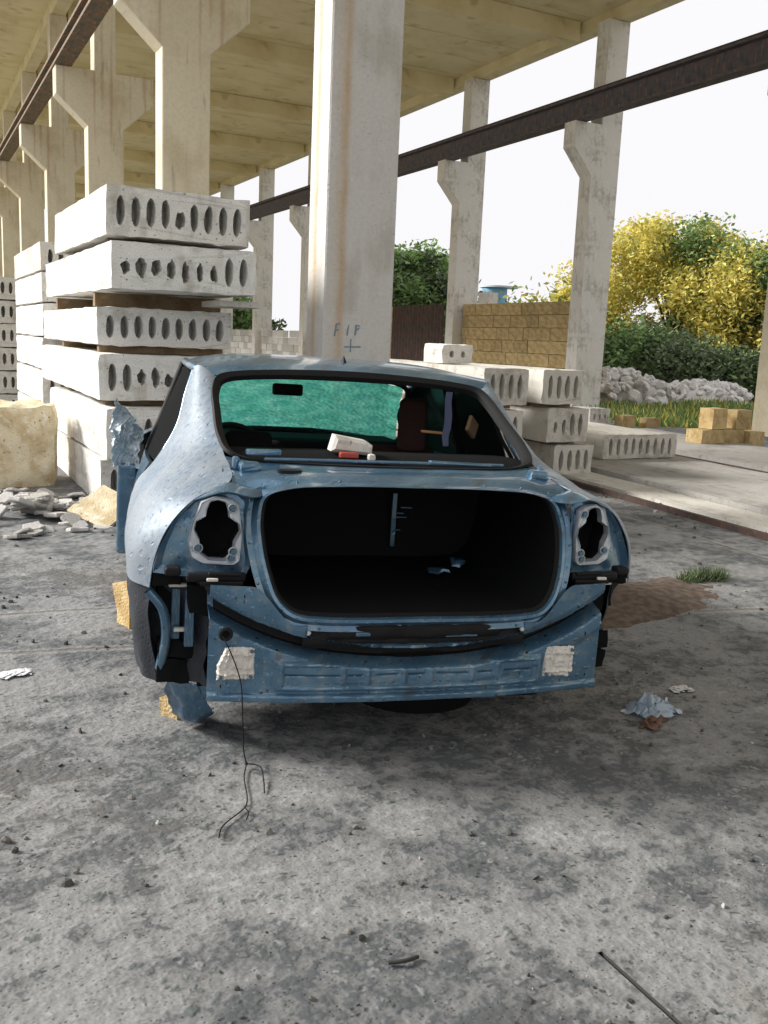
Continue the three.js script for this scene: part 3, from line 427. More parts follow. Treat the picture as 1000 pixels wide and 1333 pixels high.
// lamp recesses, mounts and bolts
const star = (pts, cx, cy, n) => { const out = []; for (let i = 0; i < n; i++) { const a = (i / n) * Math.PI * 2, dx = Math.cos(a), dy = Math.sin(a); let best = 0; for (let k = 0; k < pts.length; k++) { const [x0, y0] = pts[k], [x1, y1] = pts[(k + 1) % pts.length], ax = x0 - cx, ay = y0 - cy, ex = x1 - x0, ey = y1 - y0, det = dx * ey - dy * ex; if (Math.abs(det) < 1e-9) continue; const t = (ax * ey - ay * ex) / det, q = (ax * dy - ay * dx) / det; if (t > 0 && q >= -1e-6 && q <= 1 + 1e-6) best = Math.max(best, t); } out.push([cx + dx * best, cy + dy * best]); } return out; };
const LC = [0.644, 0.727];
const recessOut = [[0.575, 0.848], [0.64, 0.848], [0.715, 0.815], [0.775, 0.745], [0.815, 0.66], [0.835, 0.583], [0.76, 0.578], [0.66, 0.578], [0.56, 0.578], [0.542, 0.62], [0.555, 0.70], [0.557, 0.78], [0.548, 0.83]];
const holePts = [[0, 0.09], [0.02, 0.085], [0.028, 0.06], [0.03, 0.04], [0.056, 0.024], [0.06, 0], [0.045, -0.03], [0.042, -0.068], [0.02, -0.085], [-0.02, -0.085], [-0.042, -0.068], [-0.045, -0.03], [-0.06, 0], [-0.056, 0.024], [-0.03, 0.04], [-0.028, 0.06], [-0.02, 0.085]].map(([a, b]) => [LC[0] + a * 1.12, LC[1] + b * 1.05]);
const mountOut = [[0.578, 0.812], [0.6, 0.828], [0.655, 0.833], [0.695, 0.815], [0.72, 0.745], [0.732, 0.685], [0.72, 0.637], [0.685, 0.622], [0.59, 0.622], [0.572, 0.637], [0.568, 0.72]];
for (const s of [-1, 1]) {
  const n = 96, so = star(recessOut, ...LC, n), sh = star(holePts, ...LC, n), sp = star(mountOut, ...LC, n), dir = s > 0 ? 1 : -1;
  const pl = (u, v) => 0.022 + (u - 0.55) * 0.27 + (v - 0.73) * 0.06;
  const ring = (f) => { const r = Array.from({ length: n }, (_, i) => f(i)); if (dir < 0) r.reverse(); return r.map(([u, v, w]) => P3([s * u, v, w])); };
  const at = (i, t, dw) => { const u = mix(so[i][0], sh[i][0], t), v = mix(so[i][1], sh[i][1], t); return [u, v, pl(u, v) + dw]; };
  part('lamp_recess', gridGeo([ring((i) => at(i, 0, 0.008)), ring((i) => at(i, 0.06, 0.016)), ring((i) => at(i, 0.2, 0.03)), ring((i) => at(i, 0.45, 0.028)), ring((i) => at(i, 0.7, 0.018)), ring((i) => at(i, 0.98, 0.018))], 0.002, true), M.paint);
  const pm = (i, t, dw) => { const u = mix(sp[i][0], sh[i][0], t), v = mix(sp[i][1], sh[i][1], t); return [u, v, pl(u, v) + dw]; };
  const lm = part('lamp_mount', gridGeo([ring((i) => pm(i, 0, 0.022)), ring((i) => pm(i, 0.02, 0.004)), ring((i) => pm(i, 0.12, -0.004)), ring((i) => pm(i, 0.3, 0.0)), ring((i) => pm(i, 0.75, 0.0)), ring((i) => pm(i, 0.92, -0.005)), ring((i) => pm(i, 1, 0.012)), ring((i) => pm(i, 1, 0.04))], 0.002, true), M.mountPale);
  part('lamp_dark_cup', gridGeo([ring((i) => [sh[i][0], sh[i][1], pl(...sh[i]) + 0.024]), ring((i) => [mix(sh[i][0], LC[0], 0.05), sh[i][1], pl(...sh[i]) + 0.10]), ring((i) => [LC[0], LC[1], pl(...LC) + 0.13])], 0.002, true), M.blackMatt);  // black cup added behind the hole to keep it dark
  for (const [u, v] of [[0.60, 0.80], [0.595, 0.665], [0.70, 0.67], [0.60, 0.645]]) { part('bolt', new THREE.CylinderGeometry(0.008, 0.009, 0.012, 10).rotateX(Math.PI / 2).translate(s * u, v, -(pl(u, v) - 0.006)), M.paint, lm); part('washer', new THREE.TorusGeometry(0.013, 0.003, 6, 16).translate(s * u, v, -(pl(u, v) - 0.003)), M.mountPale, lm); }
  // black bumper bracket under the lamp
  part('bumper_bracket', boxUV(roughen(merge([cbox(0.18, 0.030, 0.03, s * 0.645, 0.590, 0.012, 0.012), cbox(0.10, 0.010, 0.02, s * 0.62, 0.602, 0.0), cbox(0.13, 0.014, 0.02, s * 0.63, 0.574, -0.004)]), 0.006, 20)), M.black);
  part('bracket_end', boxUV(cbox(0.05, 0.028, 0.05, s * 0.775, 0.598, 0.06, 0.012)), M.black);
  part('bracket_clip', cbox(0.035, 0.010, 0.012, s * 0.66, 0.588, -0.02), M.ventPale);
}
// lower rear panel: bowed sheet, deep shadow groove under the sill, pressed ribs
const wb = (u) => -0.09 + 0.062 * Math.pow(Math.abs(u) / 0.667, 2.2), va = (u) => 0.382 + 0.158 * Math.pow(Math.abs(u) / 0.667, 2.6), vTop = (u) => mix(0.455, 0.576, sm(0.40, 0.545, Math.abs(u)));
const rib = (u, v, u0, u1, v0, v1, r = 0.012) => { const dx = Math.max(u0 - u, u - u1), dy = Math.max(v0 - v, v - v1), d = dx > 0 && dy > 0 ? Math.hypot(dx, dy) : Math.max(dx, dy); return sm(r, -r, d); };
function panelW(u, v) {
  const t = v - va(u); let w = wb(u);
  if (t > 0) w += -0.006 * sm(0, 0.02, t); else w += 0.075 * sm(0, -0.008, t) * sm(-0.075, -0.046, t) + 0.004;
  w += 0.05 * rib(u, v, -0.368, 0.36, 0.388, 0.60, 0.006) * (t > 0 ? 1 : 0);
  w += -0.014 * rib(u, v, -0.455, 0.43, 0.245, 0.335, 0.006) + 0.010 * rib(u, v, -0.437, 0.412, 0.257, 0.325, 0.005);
  for (const [a, b] of [[-0.43, -0.26], [-0.235, -0.185], [-0.14, -0.065], [-0.035, 0.02], [0.06, 0.17], [0.20, 0.255], [0.30, 0.395]]) w += 0.012 * rib(u, v, a, b, 0.291, 0.296, 0.004);
  for (const a of [-0.25, -0.17, -0.05, 0.04, 0.185, 0.275]) w += -0.010 * rib(u, v, a - 0.006, a + 0.006, 0.262, 0.322, 0.008);
  w += -0.012 * sm(0.232, 0.222, v) + 0.02 * sm(0.209, 0.203, v);
  w += -0.005 * rib(u, v, -0.485, -0.475, 0.245, 0.29, 0.006) - 0.005 * rib(u, v, 0.455, 0.465, 0.245, 0.29, 0.006);
  w += -0.004 * sm(0.05, 0.03, Math.abs(t + 0.085)) * sm(0.03, 0.2, Math.abs(u)) + 0.004 * n2(u * 9, v * 9);
  return w;
}
{ const G = []; for (let j = 0; j <= 130; j++) { const r = []; for (let i = 0; i <= 190; i++) { const u = mix(-0.667, 0.667, i / 190), v0 = 0.200 + 0.006 * n2(u * 6, 3), v = mix(v0, vTop(u), j / 130); r.push(P3([u, v, panelW(u, v)])); } G.push(r); } part('rear_panel', gridGeo(G, -0.003), M.paint); }
{ const G = []; for (let j = 0; j <= 8; j++) { const r = []; for (let i = 0; i <= 120; i++) { const u = mix(-0.65, 0.65, i / 120), v = va(u) - 0.005 - 0.047 * j / 8; r.push(P3([u, v, panelW(u, v) - 0.003])); } G.push(r); } part('recess_shade_strip', gridGeo(G, 0.002), M.black); }  // black strip laid in the groove, painting in its shade
{ const G = []; for (let j = 0; j <= 16; j++) { const r = []; for (let i = 0; i <= 70; i++) { const u = mix(-0.378, 0.37, i / 70), v = mix(0.375, 0.477, j / 16); r.push(P3([u, v, wb(u) + 0.024 - 0.012 * rib(u, v, -0.30, 0.28, 0.415, 0.45, 0.008) + 0.006 * n2(u * 14, v * 20) + 0.010 * sm(0.02, 0.0, Math.min(v - 0.375, 0.477 - v))])); } G.push(r); } const ls = part('latch_strip', gridGeo(G, -0.008), M.black);
  for (const q of [[0.05, 0.014, 0.01, -0.19, 0.425, -0.078], [0.11, 0.008, 0.01, 0.14, 0.415, -0.078], [0.03, 0.01, 0.01, -0.08, 0.45, -0.076], [0.08, 0.007, 0.008, 0.05, 0.46, -0.074]]) part('clip', boxUV(cbox(...q)), M.paint, ls);
  for (const u of [-0.365, 0.357]) part('screw', new THREE.SphereGeometry(0.009, 10, 8).translate(u, 0.43, 0.10 - 0.03), M.ventPale, ls); }
function vent(cu, cv, w, sgn) {                                // dented pale vent plate: raised border, cross ribs, lugs
  const G = [], n = 34; for (let j = 0; j <= n; j++) { const r = []; for (let i = 0; i <= n; i++) { let a = mix(-1, 1, i / n), b = mix(-1, 1, j / n); const cut = sgn < 0 ? clamp((b + 0.1) / 1.1) * 0.42 : clamp((b - 0.3) / 0.7) * 0.15, aa = a < 0 ? a * (1 - cut) : a;
    const u = cu + aa * w + 0.003 * n2(b * 5, sgn * 3 + a), v = cv + b * 0.052 + 0.003 * n2(a * 5, sgn * 7 + b), edge = Math.max(Math.abs(a), Math.abs(b));
    let h = 0.010 * sm(1.0, 0.9, edge) + 0.006 * sm(0.10, 0.04, Math.abs(Math.abs(a) - 0.55)) + 0.006 * sm(0.10, 0.04, Math.abs(Math.abs(b) - 0.6)) + 0.005 * sm(0.35, 0.25, Math.max(Math.abs(a), Math.abs(b))) + 0.005 * n2(a * 2.6 + sgn * 9, b * 2.6) + 0.003 * n2(a * 6, b * 6 + sgn);
    r.push(P3([u, v, wb(cu) - 0.006 - h])); } G.push(r); }
  const p = part('air_vent', gridGeo(G, 0.003), M.ventPale);
  for (const [a, b] of [[0.8, 0.8], [0.8, -0.8], [-0.8, -0.8]]) part('bolt', new THREE.CylinderGeometry(0.006, 0.006, 0.008, 8).rotateX(Math.PI / 2).translate(cu + a * w, cv + b * 0.052, -(wb(cu) - 0.018)), M.paint, p);
  return p;
}
vent(-0.583, 0.331, 0.058, -1); vent(0.503, 0.312, 0.055, 1);
part('grommet', new THREE.TorusGeometry(0.016, 0.006, 8, 20).translate(-0.616, 0.422, -(wb(0.616) - 0.006)), M.black);
part('grommet_hole', new THREE.CylinderGeometry(0.015, 0.015, 0.006, 16).rotateX(Math.PI / 2).translate(-0.616, 0.422, -(wb(0.616) - 0.001)), M.blackMatt);
for (const [u, v, r] of [[-0.52, 0.40, 0.007], [-0.46, 0.37, 0.006], [0.47, 0.385, 0.007], [0.60, 0.40, 0.009], [0.62, 0.25, 0.007], [-0.62, 0.25, 0.008], [-0.50, 0.23, 0.006], [0.55, 0.235, 0.006], [0.38, 0.345, 0.006], [-0.40, 0.345, 0.006], [0.0, 0.345, 0.005], [-0.2, 0.345, 0.005], [0.2, 0.347, 0.005], [-0.56, 0.545, 0.007], [0.57, 0.55, 0.007], [-0.61, 0.55, 0.005], [0.10, 0.24, 0.007], [-0.3, 0.24, 0.006], [0.34, 0.238, 0.006]]) part('panel_hole', new THREE.CylinderGeometry(r, r, 0.004, 12).rotateX(Math.PI / 2).translate(u, v, -(panelW(u, v) - 0.0005)), M.blackMatt);
for (const k of [8, 14, 22, 30, 40, 50, 58, 66, 72, 88, 94, 102, 110, 120, 130, 138, 146, 152]) { const [u, v, w] = Tc[k], [a, b] = Tn[k], p = P3([u + a * 0.043, v + b * 0.043 * (1 - 0.75 * Math.max(0, b) ** 2), w + 0.009 + Math.max(0, b) ** 2 * 0.039]); part('weld_spot', new THREE.SphereGeometry(0.0045, 8, 6).scale(1, 1, 0.5).translate(p.x, p.y, p.z), M.paint); }
// underbody, sills, cabin
part('floor_pan', boxUV(roughen(new THREE.BoxGeometry(1.36, 0.05, 3.5, 12, 1, 24).translate(0, 0.215, -1.9), 0.01, 5)), M.blackMatt);
part('spare_wheel_well', new THREE.CylinderGeometry(0.30, 0.24, 0.13, 28).translate(0.12, 0.13, -0.36), M.blackMatt);
part('exhaust_box', new RoundedBoxGeometry(0.4, 0.09, 0.2, 3, 0.04).translate(0.40, 0.12, -0.30), M.blackMatt);
for (const s of [-1, 1]) {
  part('sill', boxUV(new RoundedBoxGeometry(0.10, 0.13, 1.75, 2, 0.03).translate(s * 0.82, 0.245, -2.05)), M.paint);
  part('wheel_house', gridGeo(Array.from({ length: 13 }, (_, j) => { const a = Math.PI * j / 12; return [0.56, 0.66, 0.76, 0.865].map((u) => P3([s * u, 0.19 + 0.335 * Math.sin(a), 0.95 - 0.335 * Math.cos(a)])); }), 0.004), M.blackMatt);
  part('wheel_house_wall', new THREE.CircleGeometry(0.335, 24, 0, Math.PI).rotateY(Math.PI / 2).translate(s * 0.56, 0.19, -0.95), M.blackMatt);
  part('middle_pillar', boxUV(tube([[s * 0.645, 1.19, 1.72], [s * 0.73, 0.95, 1.74], [s * 0.80, 0.75, 1.76], [s * 0.82, 0.5, 1.77], [s * 0.82, 0.25, 1.77]], 0.022, 24)), M.black);
  part('front_seat', boxUV(merge([new RoundedBoxGeometry(0.44, 0.5, 0.13, 3, 0.05).rotateX(-0.25).translate(s * 0.38, 0.60, -1.62), new RoundedBoxGeometry(0.44, 0.12, 0.46, 3, 0.05).translate(s * 0.38, 0.38, -1.9), new RoundedBoxGeometry(s > 0 ? 0.14 : 0.22, s > 0 ? 0.26 : 0.12, 0.07, 4, 0.034).translate(s * (s > 0 ? 0.43 : 0.36), s > 0 ? 0.96 : 0.84, -1.52)])), s > 0 ? M.seatBrown : M.charcoal);
}
part('rear_seat', boxUV(merge([new RoundedBoxGeometry(1.2, 0.46, 0.12, 3, 0.05).rotateX(-0.2).translate(0, 0.66, -0.92), new RoundedBoxGeometry(1.2, 0.14, 0.45, 3, 0.05).translate(0, 0.40, -1.15)])), M.charcoal);
part('dashboard', boxUV(roughen(new RoundedBoxGeometry(1.3, 0.2, 0.4, 4, 0.06).translate(0, 0.70, -2.45), 0.012, 8)), M.charcoal);
part('steering_wheel', new THREE.TorusGeometry(0.18, 0.016, 10, 40).rotateX(-0.45).translate(-0.36, 0.70, -2.16), M.black);
part('firewall', gridGeo(patch([[[-0.78, 0.25, 2.62], [0, 0.25, 2.62], [0.78, 0.25, 2.62]], [[-0.78, 0.76, 2.7], [0, 0.78, 2.72], [0.78, 0.76, 2.7]]], 8, 4), 0.01), M.blackMatt);
const front = [2.68, 2.9, 3.3, 3.65, 3.85, 3.93].map((w, k) => { const q = [0, 0.2, 0.6, 0.86, 0.97, 1][k], hw = mix(0.885, 0.72, q * q), hi = mix(0.80, 0.60, q ** 2.2), lo = 0.22; return [[-hw * 0.93, lo, w], [-hw, 0.42, w], [-hw * 0.985, hi - 0.14, w], [-hw * 0.86, hi - 0.03, w], [0, hi + 0.025, w], [hw * 0.86, hi - 0.03, w], [hw * 0.985, hi - 0.14, w], [hw, 0.42, w], [hw * 0.93, lo, w]]; });
part('front_end', gridGeo(patch(front, 48, 24), 0.004), M.paint);
part('nose_panel', gridGeo(patch([[[-0.67, 0.22, 3.92], [0, 0.22, 3.97], [0.67, 0.22, 3.92]], [[-0.72, 0.42, 3.93], [0, 0.42, 4.0], [0.72, 0.42, 3.93]], [[-0.62, 0.57, 3.93], [0, 0.62, 3.96], [0.62, 0.57, 3.93]]], 12, 8), 0.004), M.paint);
const flatUV = (g) => { const p = g.attributes.position, u = g.attributes.uv; for (let i = 0; i < p.count; i++) u.setXY(i, p.getX(i) * 1.1, -p.getZ(i) * 1.6); return g; };
{ // crazed green windscreen
  const tex = colTex(512, 512, (u, v) => { const a = fbm(u * 9, v * 9, 4, 9), b = Math.abs(n2(u * 46 + 2 * n2(u * 20, v * 20, 20), v * 46, 46)), k = sm(0.2, 0.0, b); let c = mix3([0.13, 0.55, 0.43], [0.07, 0.40, 0.32], sm(-0.3, 0.3, a)); c = mix3(c, [0.40, 0.75, 0.66], 0.6 * k * sm(-0.2, 0.3, fbm(u * 6 + 3, v * 6, 3, 6))); return mix3(c, [0.07, 0.34, 0.35], 0.6 * sm(0.05, 0.4, fbm(u * 14 + 5, v * 14, 4, 14))); });
  tex.repeat.set(1, 1);
  const bmp = greyTex(512, 512, (u, v) => 0.5 + 0.5 * n2(u * 40, v * 34, 40)); 
  const wm = pmat({ map: tex, bumpMap: bmp, bumpScale: 0.006, transmission: 0.7, roughness: 0.7, thickness: 0 });
  part('windscreen', flatUV(gridGeo(patch([[[-0.55, 1.115, 2.10], [-0.3, 1.145, 2.12], [0, 1.155, 2.13], [0.3, 1.145, 2.12], [0.55, 1.115, 2.10]], [[-0.61, 0.95, 2.38], [-0.3, 0.965, 2.42], [0, 0.97, 2.44], [0.3, 0.965, 2.42], [0.61, 0.95, 2.38]], [[-0.69, 0.77, 2.66], [-0.3, 0.79, 2.72], [0, 0.795, 2.74], [0.3, 0.79, 2.72], [0.69, 0.77, 2.66]]], 30, 20))), wm);
  part('windscreen_seal', boxUV(tube([[-0.55, 1.12, 2.1], [0, 1.16, 2.13], [0.55, 1.12, 2.1], [0.62, 0.95, 2.38], [0.69, 0.775, 2.66], [0, 0.8, 2.74], [-0.69, 0.775, 2.66], [-0.62, 0.95, 2.38]], 0.014, 100, true)), M.black);
  part('rear_view_mirror', new RoundedBoxGeometry(0.16, 0.06, 0.03, 3, 0.014).translate(-0.10, 1.075, -2.02), M.black);
  // right-hand doors stay shut; near-black glass added to keep the cabin dark
  const gl = pmat({ color: lin(0.02, 0.025, 0.024), roughness: 0.12, metalness: 0 });
  for (const [w0, w1] of [[1.16, 1.74], [1.78, 2.62]]) {
    const low = (w) => [[0.885, 0.60, w], [0.882, 0.42, w], [0.85, 0.26, w]], belt = w0 < 1.5 ? 0.77 : 0.75;
    const d = part('door', gridGeo(patch([[[0.80, belt + 0.02, w0], [0.81, belt + 0.01, (w0 + w1) / 2], [0.80, belt, w1]], ...[0, 1, 2].map((k) => [low(w0)[k], low((w0 + w1) / 2)[k], low(w1)[k]])], 12, 16), 0.02), M.paint);
    const T = w0 < 1.5 ? [[0.665, 1.17, 1.16], [0.665, 1.18, 1.45], [0.655, 1.18, 1.74]] : [[0.655, 1.185, 1.70], [0.63, 1.17, 1.98], [0.585, 1.12, 2.14]];
    part('window_glass', gridGeo(patch([T, [[0.80, belt + 0.02, w0], [0.81, belt + 0.01, (w0 + w1) / 2], [0.80, belt, w1]]], 10, 6), 0.004), gl, d);
    part('handle', cbox(0.02, 0.025, 0.16, 0.892, 0.66, w0 + 0.14, 0.008), M.black, d);
  }
  // left rear door window: dark glass in a slim frame, seen almost edge on
  part('side_window', gridGeo(patch([[[-0.648, 1.172, 1.70], [-0.652, 1.182, 1.45], [-0.650, 1.165, 1.17]], [[-0.735, 0.96, 1.71], [-0.728, 0.965, 1.4], [-0.705, 0.97, 1.05]], [[-0.805, 0.775, 1.72], [-0.80, 0.785, 1.4], [-0.79, 0.80, 1.06]]], 14, 14), 0.004), M.blackMatt);
  part('rear_door_panel', gridGeo(patch([[[-0.80, 0.77, 1.72], [-0.805, 0.78, 1.4], [-0.80, 0.795, 1.07]], [[-0.84, 0.62, 1.72], [-0.85, 0.62, 1.5], [-0.85, 0.62, 1.33]], [[-0.845, 0.42, 1.72], [-0.85, 0.42, 1.5], [-0.85, 0.42, 1.34]], [[-0.82, 0.27, 1.72], [-0.825, 0.27, 1.5], [-0.825, 0.27, 1.36]]], 12, 16), 0.02), M.paint);
  // left front door ajar: skin, frame, torn pale plastic sheet in its window
  const d = new THREE.Group(); d.name = 'door'; d.position.copy(P3([-0.865, 0, 2.66])); d.rotation.y = -0.03; car.add(d); d.userData.label = 'left front door standing ajar with torn plastic sheet';
  part('door_panel', boxUV(merge([new RoundedBoxGeometry(0.10, 0.44, 0.9, 2, 0.02).translate(0.0, 0.48, 0.46)])), M.paint, d);
  part('door_trim', boxUV(new RoundedBoxGeometry(0.03, 0.40, 0.8, 2, 0.01).translate(0.06, 0.50, 0.45)), M.blackMatt, d);
  const sheetG = patch([[[-0.075, 0.685, -0.93], [-0.02, 0.69, -0.89], [0.055, 0.68, -0.93]], [[-0.07, 0.77, -0.95], [-0.015, 0.78, -0.86], [0.05, 0.77, -0.95]], [[-0.085, 0.86, -0.90], [-0.03, 0.865, -0.93], [0.065, 0.84, -0.86]], [[-0.075, 0.94, -0.93], [-0.04, 0.925, -0.86], [0.04, 0.90, -0.92]], [[-0.06, 1.01, -0.89], [-0.05, 0.99, -0.86], [-0.01, 0.955, -0.9]]], 40, 60);
  for (const r of sheetG) for (const q of r) { const k = 0.020 * n2(q.x * 40, q.y * 24) + 0.012 * n2(q.x * 90 + 7, q.y * 60); q.z += k * 2; q.x += 0.012 * n2(q.y * 30, q.x * 20 + 4); }
  part('plastic_sheet', gridGeo(sheetG, 0.001), pmat({ color: lin(0.62, 0.70, 0.75), roughness: 0.35, transmission: 0.25, thickness: 0 }), d);
}
// blue liner sagging out of the left rear wheel arch
part('wheel_arch_liner', gridGeo(dent(dent(patch([[[-0.775, 0.19, 0.22], [-0.72, 0.19, 0.17], [-0.645, 0.185, 0.16]], [[-0.765, 0.11, 0.25], [-0.70, 0.10, 0.20], [-0.635, 0.12, 0.18]], [[-0.735, 0.035, 0.29], [-0.68, 0.02, 0.25], [-0.625, 0.06, 0.22]], [[-0.70, 0.015, 0.40], [-0.65, 0.012, 0.37], [-0.61, 0.04, 0.32]]], 40, 40), 0.03, 22), 0.012, 50), 0.004), M.paint);
// cabin odds and ends seen through the rear window
part('seat_belt', gridGeo(dent(patch([[[0.405, 1.15, 1.0], [0.435, 1.15, 1.0]], [[0.395, 1.05, 0.96], [0.43, 1.05, 0.97]], [[0.36, 0.93, 0.86], [0.385, 0.93, 0.87]]], 3, 30), 0.012, 12), 0.003), mat({ color: lin(0.045, 0.06, 0.12), roughness: 0.8 }));
part('loose_trim', boxUV(merge([cbox(0.10, 0.012, 0.02, 0.34, 0.985, 1.1).rotateZ(-0.05)])), mat({ color: lin(0.40, 0.20, 0.10) }));
part('loose_trim', boxUV(new RoundedBoxGeometry(0.12, 0.10, 0.02, 2, 0.008).rotateZ(-0.5).scale(0.55, 0.75, 1).rotateY(0.6).translate(0.56, 1.0, -1.06)), mat({ color: lin(0.20, 0.125, 0.06) }));

// ---------------------------------------------------------------- stones under and beside the car
function stone(name, w, h, d, x, y, z, ry, m, label, category, group, amp = 0.02) { const q = top(name, boxUV(roughen(subdividedBox(w, h, d, Math.max(6, 1.2 / Math.min(w, h, d))), amp, 6, 19, amp * 0.4), 1, x, z), m, label, category, group); q.position.set(x, y + h / 2, z); q.rotation.y = ry; return q; }
const carPt = (u, w) => new THREE.Vector3(u, 0, -w).applyEuler(new THREE.Euler(0, car.rotation.y, 0)).add(car.position);
{ const a = carPt(-0.5, 1.35), b = carPt(0.5, 1.35), c = carPt(-0.6, 3.1), d = carPt(0.6, 3.1), k = car.rotation.y;
  stone('limestone_block', 0.28, 0.185, 0.3, a.x, 0, a.z, k, M.lime[0], 'limestone block propping the left rear of the car', 'stone block', null, 0.008);
  stone('limestone_block', 0.28, 0.165, 0.3, b.x, 0, b.z, k, M.lime[1], 'limestone block propping the right rear of the car', 'stone block', null, 0.008);
  stone('limestone_block', 0.3, 0.185, 0.3, c.x, 0, c.z, k, M.lime[0], 'limestone block propping the left front of the car', 'stone block', null, 0.008);
  stone('limestone_block', 0.3, 0.165, 0.3, d.x, 0, d.z, k, M.lime[2], 'limestone block propping the right front of the car', 'stone block', null, 0.008); }
stone('limestone_piece', 0.085, 0.20, 0.12, 0.885, -0.005, -4.26, 0.3, M.lime[2], 'upright yellow limestone piece beside the left flank of the car', 'stone');
stone('limestone_piece', 0.06, 0.07, 0.08, 0.805, -0.004, -3.14, 0.5, M.lime[0], 'small yellow limestone chip under the left rear corner of the car', 'stone', null, 0.012);
{ const g = subdividedBox(1.2, 0.68, 0.8, 16), p = g.attributes.position; for (let i = 0; i < p.count; i++) { const x = p.getX(i) / 0.6, y = p.getY(i) / 0.34, z = p.getZ(i) / 0.4, k = Math.pow(Math.abs(x) ** 7 + Math.abs(z) ** 7 + 0.4 * Math.abs(y) ** 7, -1 / 7), q = Math.min(1, k * 1.0); p.setX(i, p.getX(i) * q); p.setZ(i, p.getZ(i) * q); if (y > 0.9) p.setY(i, p.getY(i) + 0.05 * n2(p.getX(i) * 5, p.getZ(i) * 5) + 0.02 * n2(p.getX(i) * 17, p.getZ(i) * 17)); }
  const q = top('limestone_boulder', boxUV(roughen(g, 0.03, 3, 11, 0.012)), M.limePale, 'large pale beige limestone block with a jagged top before the slab stacks', 'stone block'); q.position.set(0.53, 0.33, -8.75); q.rotation.y = 0.12; }
// fragments of pale render by the stacks
const fragGeos = [0, 1, 2, 3].map((k) => { const n = 6 + k, pts = []; for (let i = 0; i < n; i++) { const a = (i / n) * 6.283, r = 0.6 + 0.4 * Math.abs(n2(i * 1.3, k * 4.1 + 2)) * 2; pts.push(new THREE.Vector2(Math.cos(a) * r, Math.sin(a) * r * 0.7)); } return boxUV(new THREE.ExtrudeGeometry(new THREE.Shape(pts), { depth: 0.14, bevelEnabled: true, bevelSize: 0.05, bevelThickness: 0.05, bevelSegments: 1 }).rotateX(-Math.PI / 2)); });
const rockGeos = [0, 1, 2, 3, 4].map((k) => creased(boxUV(roughen(mergeVertices(new THREE.IcosahedronGeometry(1, 1).deleteAttribute('normal').deleteAttribute('uv')), 0.45, 0.9 + k * 0.23, 2.1, 0.2))));
{ const pile = thing('render_rubble', 'heap of pale broken render fragments at the foot of the slab stacks', 'rubble heap', [0.85, 0, -7.2]);
  for (let i = 0; i < 95; i++) { const a = rr(0, 6.283), r = Math.sqrt(rnd()), x = Math.cos(a) * r * 0.62, z = Math.sin(a) * r * 1.0, s = rr(0.04, 0.17) * (1.15 - 0.5 * r), o = mesh('fragment', fragGeos[i % 4], M.rubble[i % 3], pile); o.position.set(x - 0.1, 0.005 + 0.17 * (1 - r) * rnd() - (z > 0.4 ? 0.02 : 0), z); o.scale.setScalar(s); o.rotation.set(rr(-0.45, 0.45), rr(0, 6.28), rr(-0.45, 0.45)); } }
{ const q = top('board_fragment', boxUV(roughen(subdividedBox(0.34, 0.02, 0.4, 14), 0.012, 5)), M.limePale, 'beige board fragment leaning at the foot of the tall slab stack', 'board'); q.position.set(1.22, 0.1, -6.75); q.rotation.set(0.25, 0.5, 0.35); }

// ---------------------------------------------------------------- litter on the floor
{ const pts = [carPt(-0.616, -0.055).setY(0.435), carPt(-0.59, -0.085).setY(0.38), carPt(-0.565, -0.10).setY(0.30), carPt(-0.56, -0.11).setY(0.22), new THREE.Vector3(0.880, 0.13, -2.60), new THREE.Vector3(0.892, 0.06, -2.625), new THREE.Vector3(0.905, 0.016, -2.64), new THREE.Vector3(0.876, 0.009, -2.573), new THREE.Vector3(0.838, 0.008, -2.43), new THREE.Vector3(0.817, 0.008, -2.388), new THREE.Vector3(0.726, 0.008, -2.308), new THREE.Vector3(0.699, 0.009, -2.253)];
  const T = (p, r, n) => new THREE.TubeGeometry(new THREE.CatmullRomCurve3(p, false, 'centripetal'), n, r, 6);
  const g = merge([T(pts, 0.0021, 120), T([pts[6], new THREE.Vector3(0.935, 0.02, -2.60), new THREE.Vector3(0.92, 0.012, -2.52), new THREE.Vector3(0.90, 0.006, -2.455)], 0.0022, 30), T([pts[9], new THREE.Vector3(0.815, 0.01, -2.35), new THREE.Vector3(0.80, 0.006, -2.323)], 0.002, 16), new THREE.SphereGeometry(0.006, 10, 8).scale(1, 0.7, 1.4).translate(0.905, 0.016, -2.64)]);
  top('wire', g, M.black, 'thin black wire trailing from the rear panel onto the floor', 'wire'); }
function crumple(w, d, h, m, label, category, x, z, ry, sd, name) { const g = new THREE.PlaneGeometry(w, d, 26, 26).rotateX(-Math.PI / 2), p = g.attributes.position; for (let i = 0; i < p.count; i++) { const a = p.getX(i) / w * 2, b = p.getZ(i) / d * 2, k = Math.max(0, 1 - (a * a + b * b) * 0.75); p.setY(i, 0.006 + h * k * (0.55 + 0.8 * Math.abs(n2(a * 2.2 + sd, b * 2.2)) + 0.35 * n2(a * 6, b * 6 + sd))); p.setX(i, p.getX(i) + 0.03 * n2(a * 3 + sd, b * 3)); p.setZ(i, p.getZ(i) + 0.03 * n2(b * 3 + 9, a * 3 + sd)); } g.computeVertexNormals(); const q = top(name, g, m, label, category); q.position.set(x, 0, z); q.rotation.y = ry; return q; }
crumple(0.2, 0.15, 0.065, pmat({ color: lin(0.42, 0.52, 0.62), roughness: 0.25, transmission: 0.35, thickness: 0 }), 'crumpled clear bluish plastic wrapper on the floor right of the car', 'plastic wrapper', 2.47, -2.53, 0.3, 3, 'plastic_wrapper');
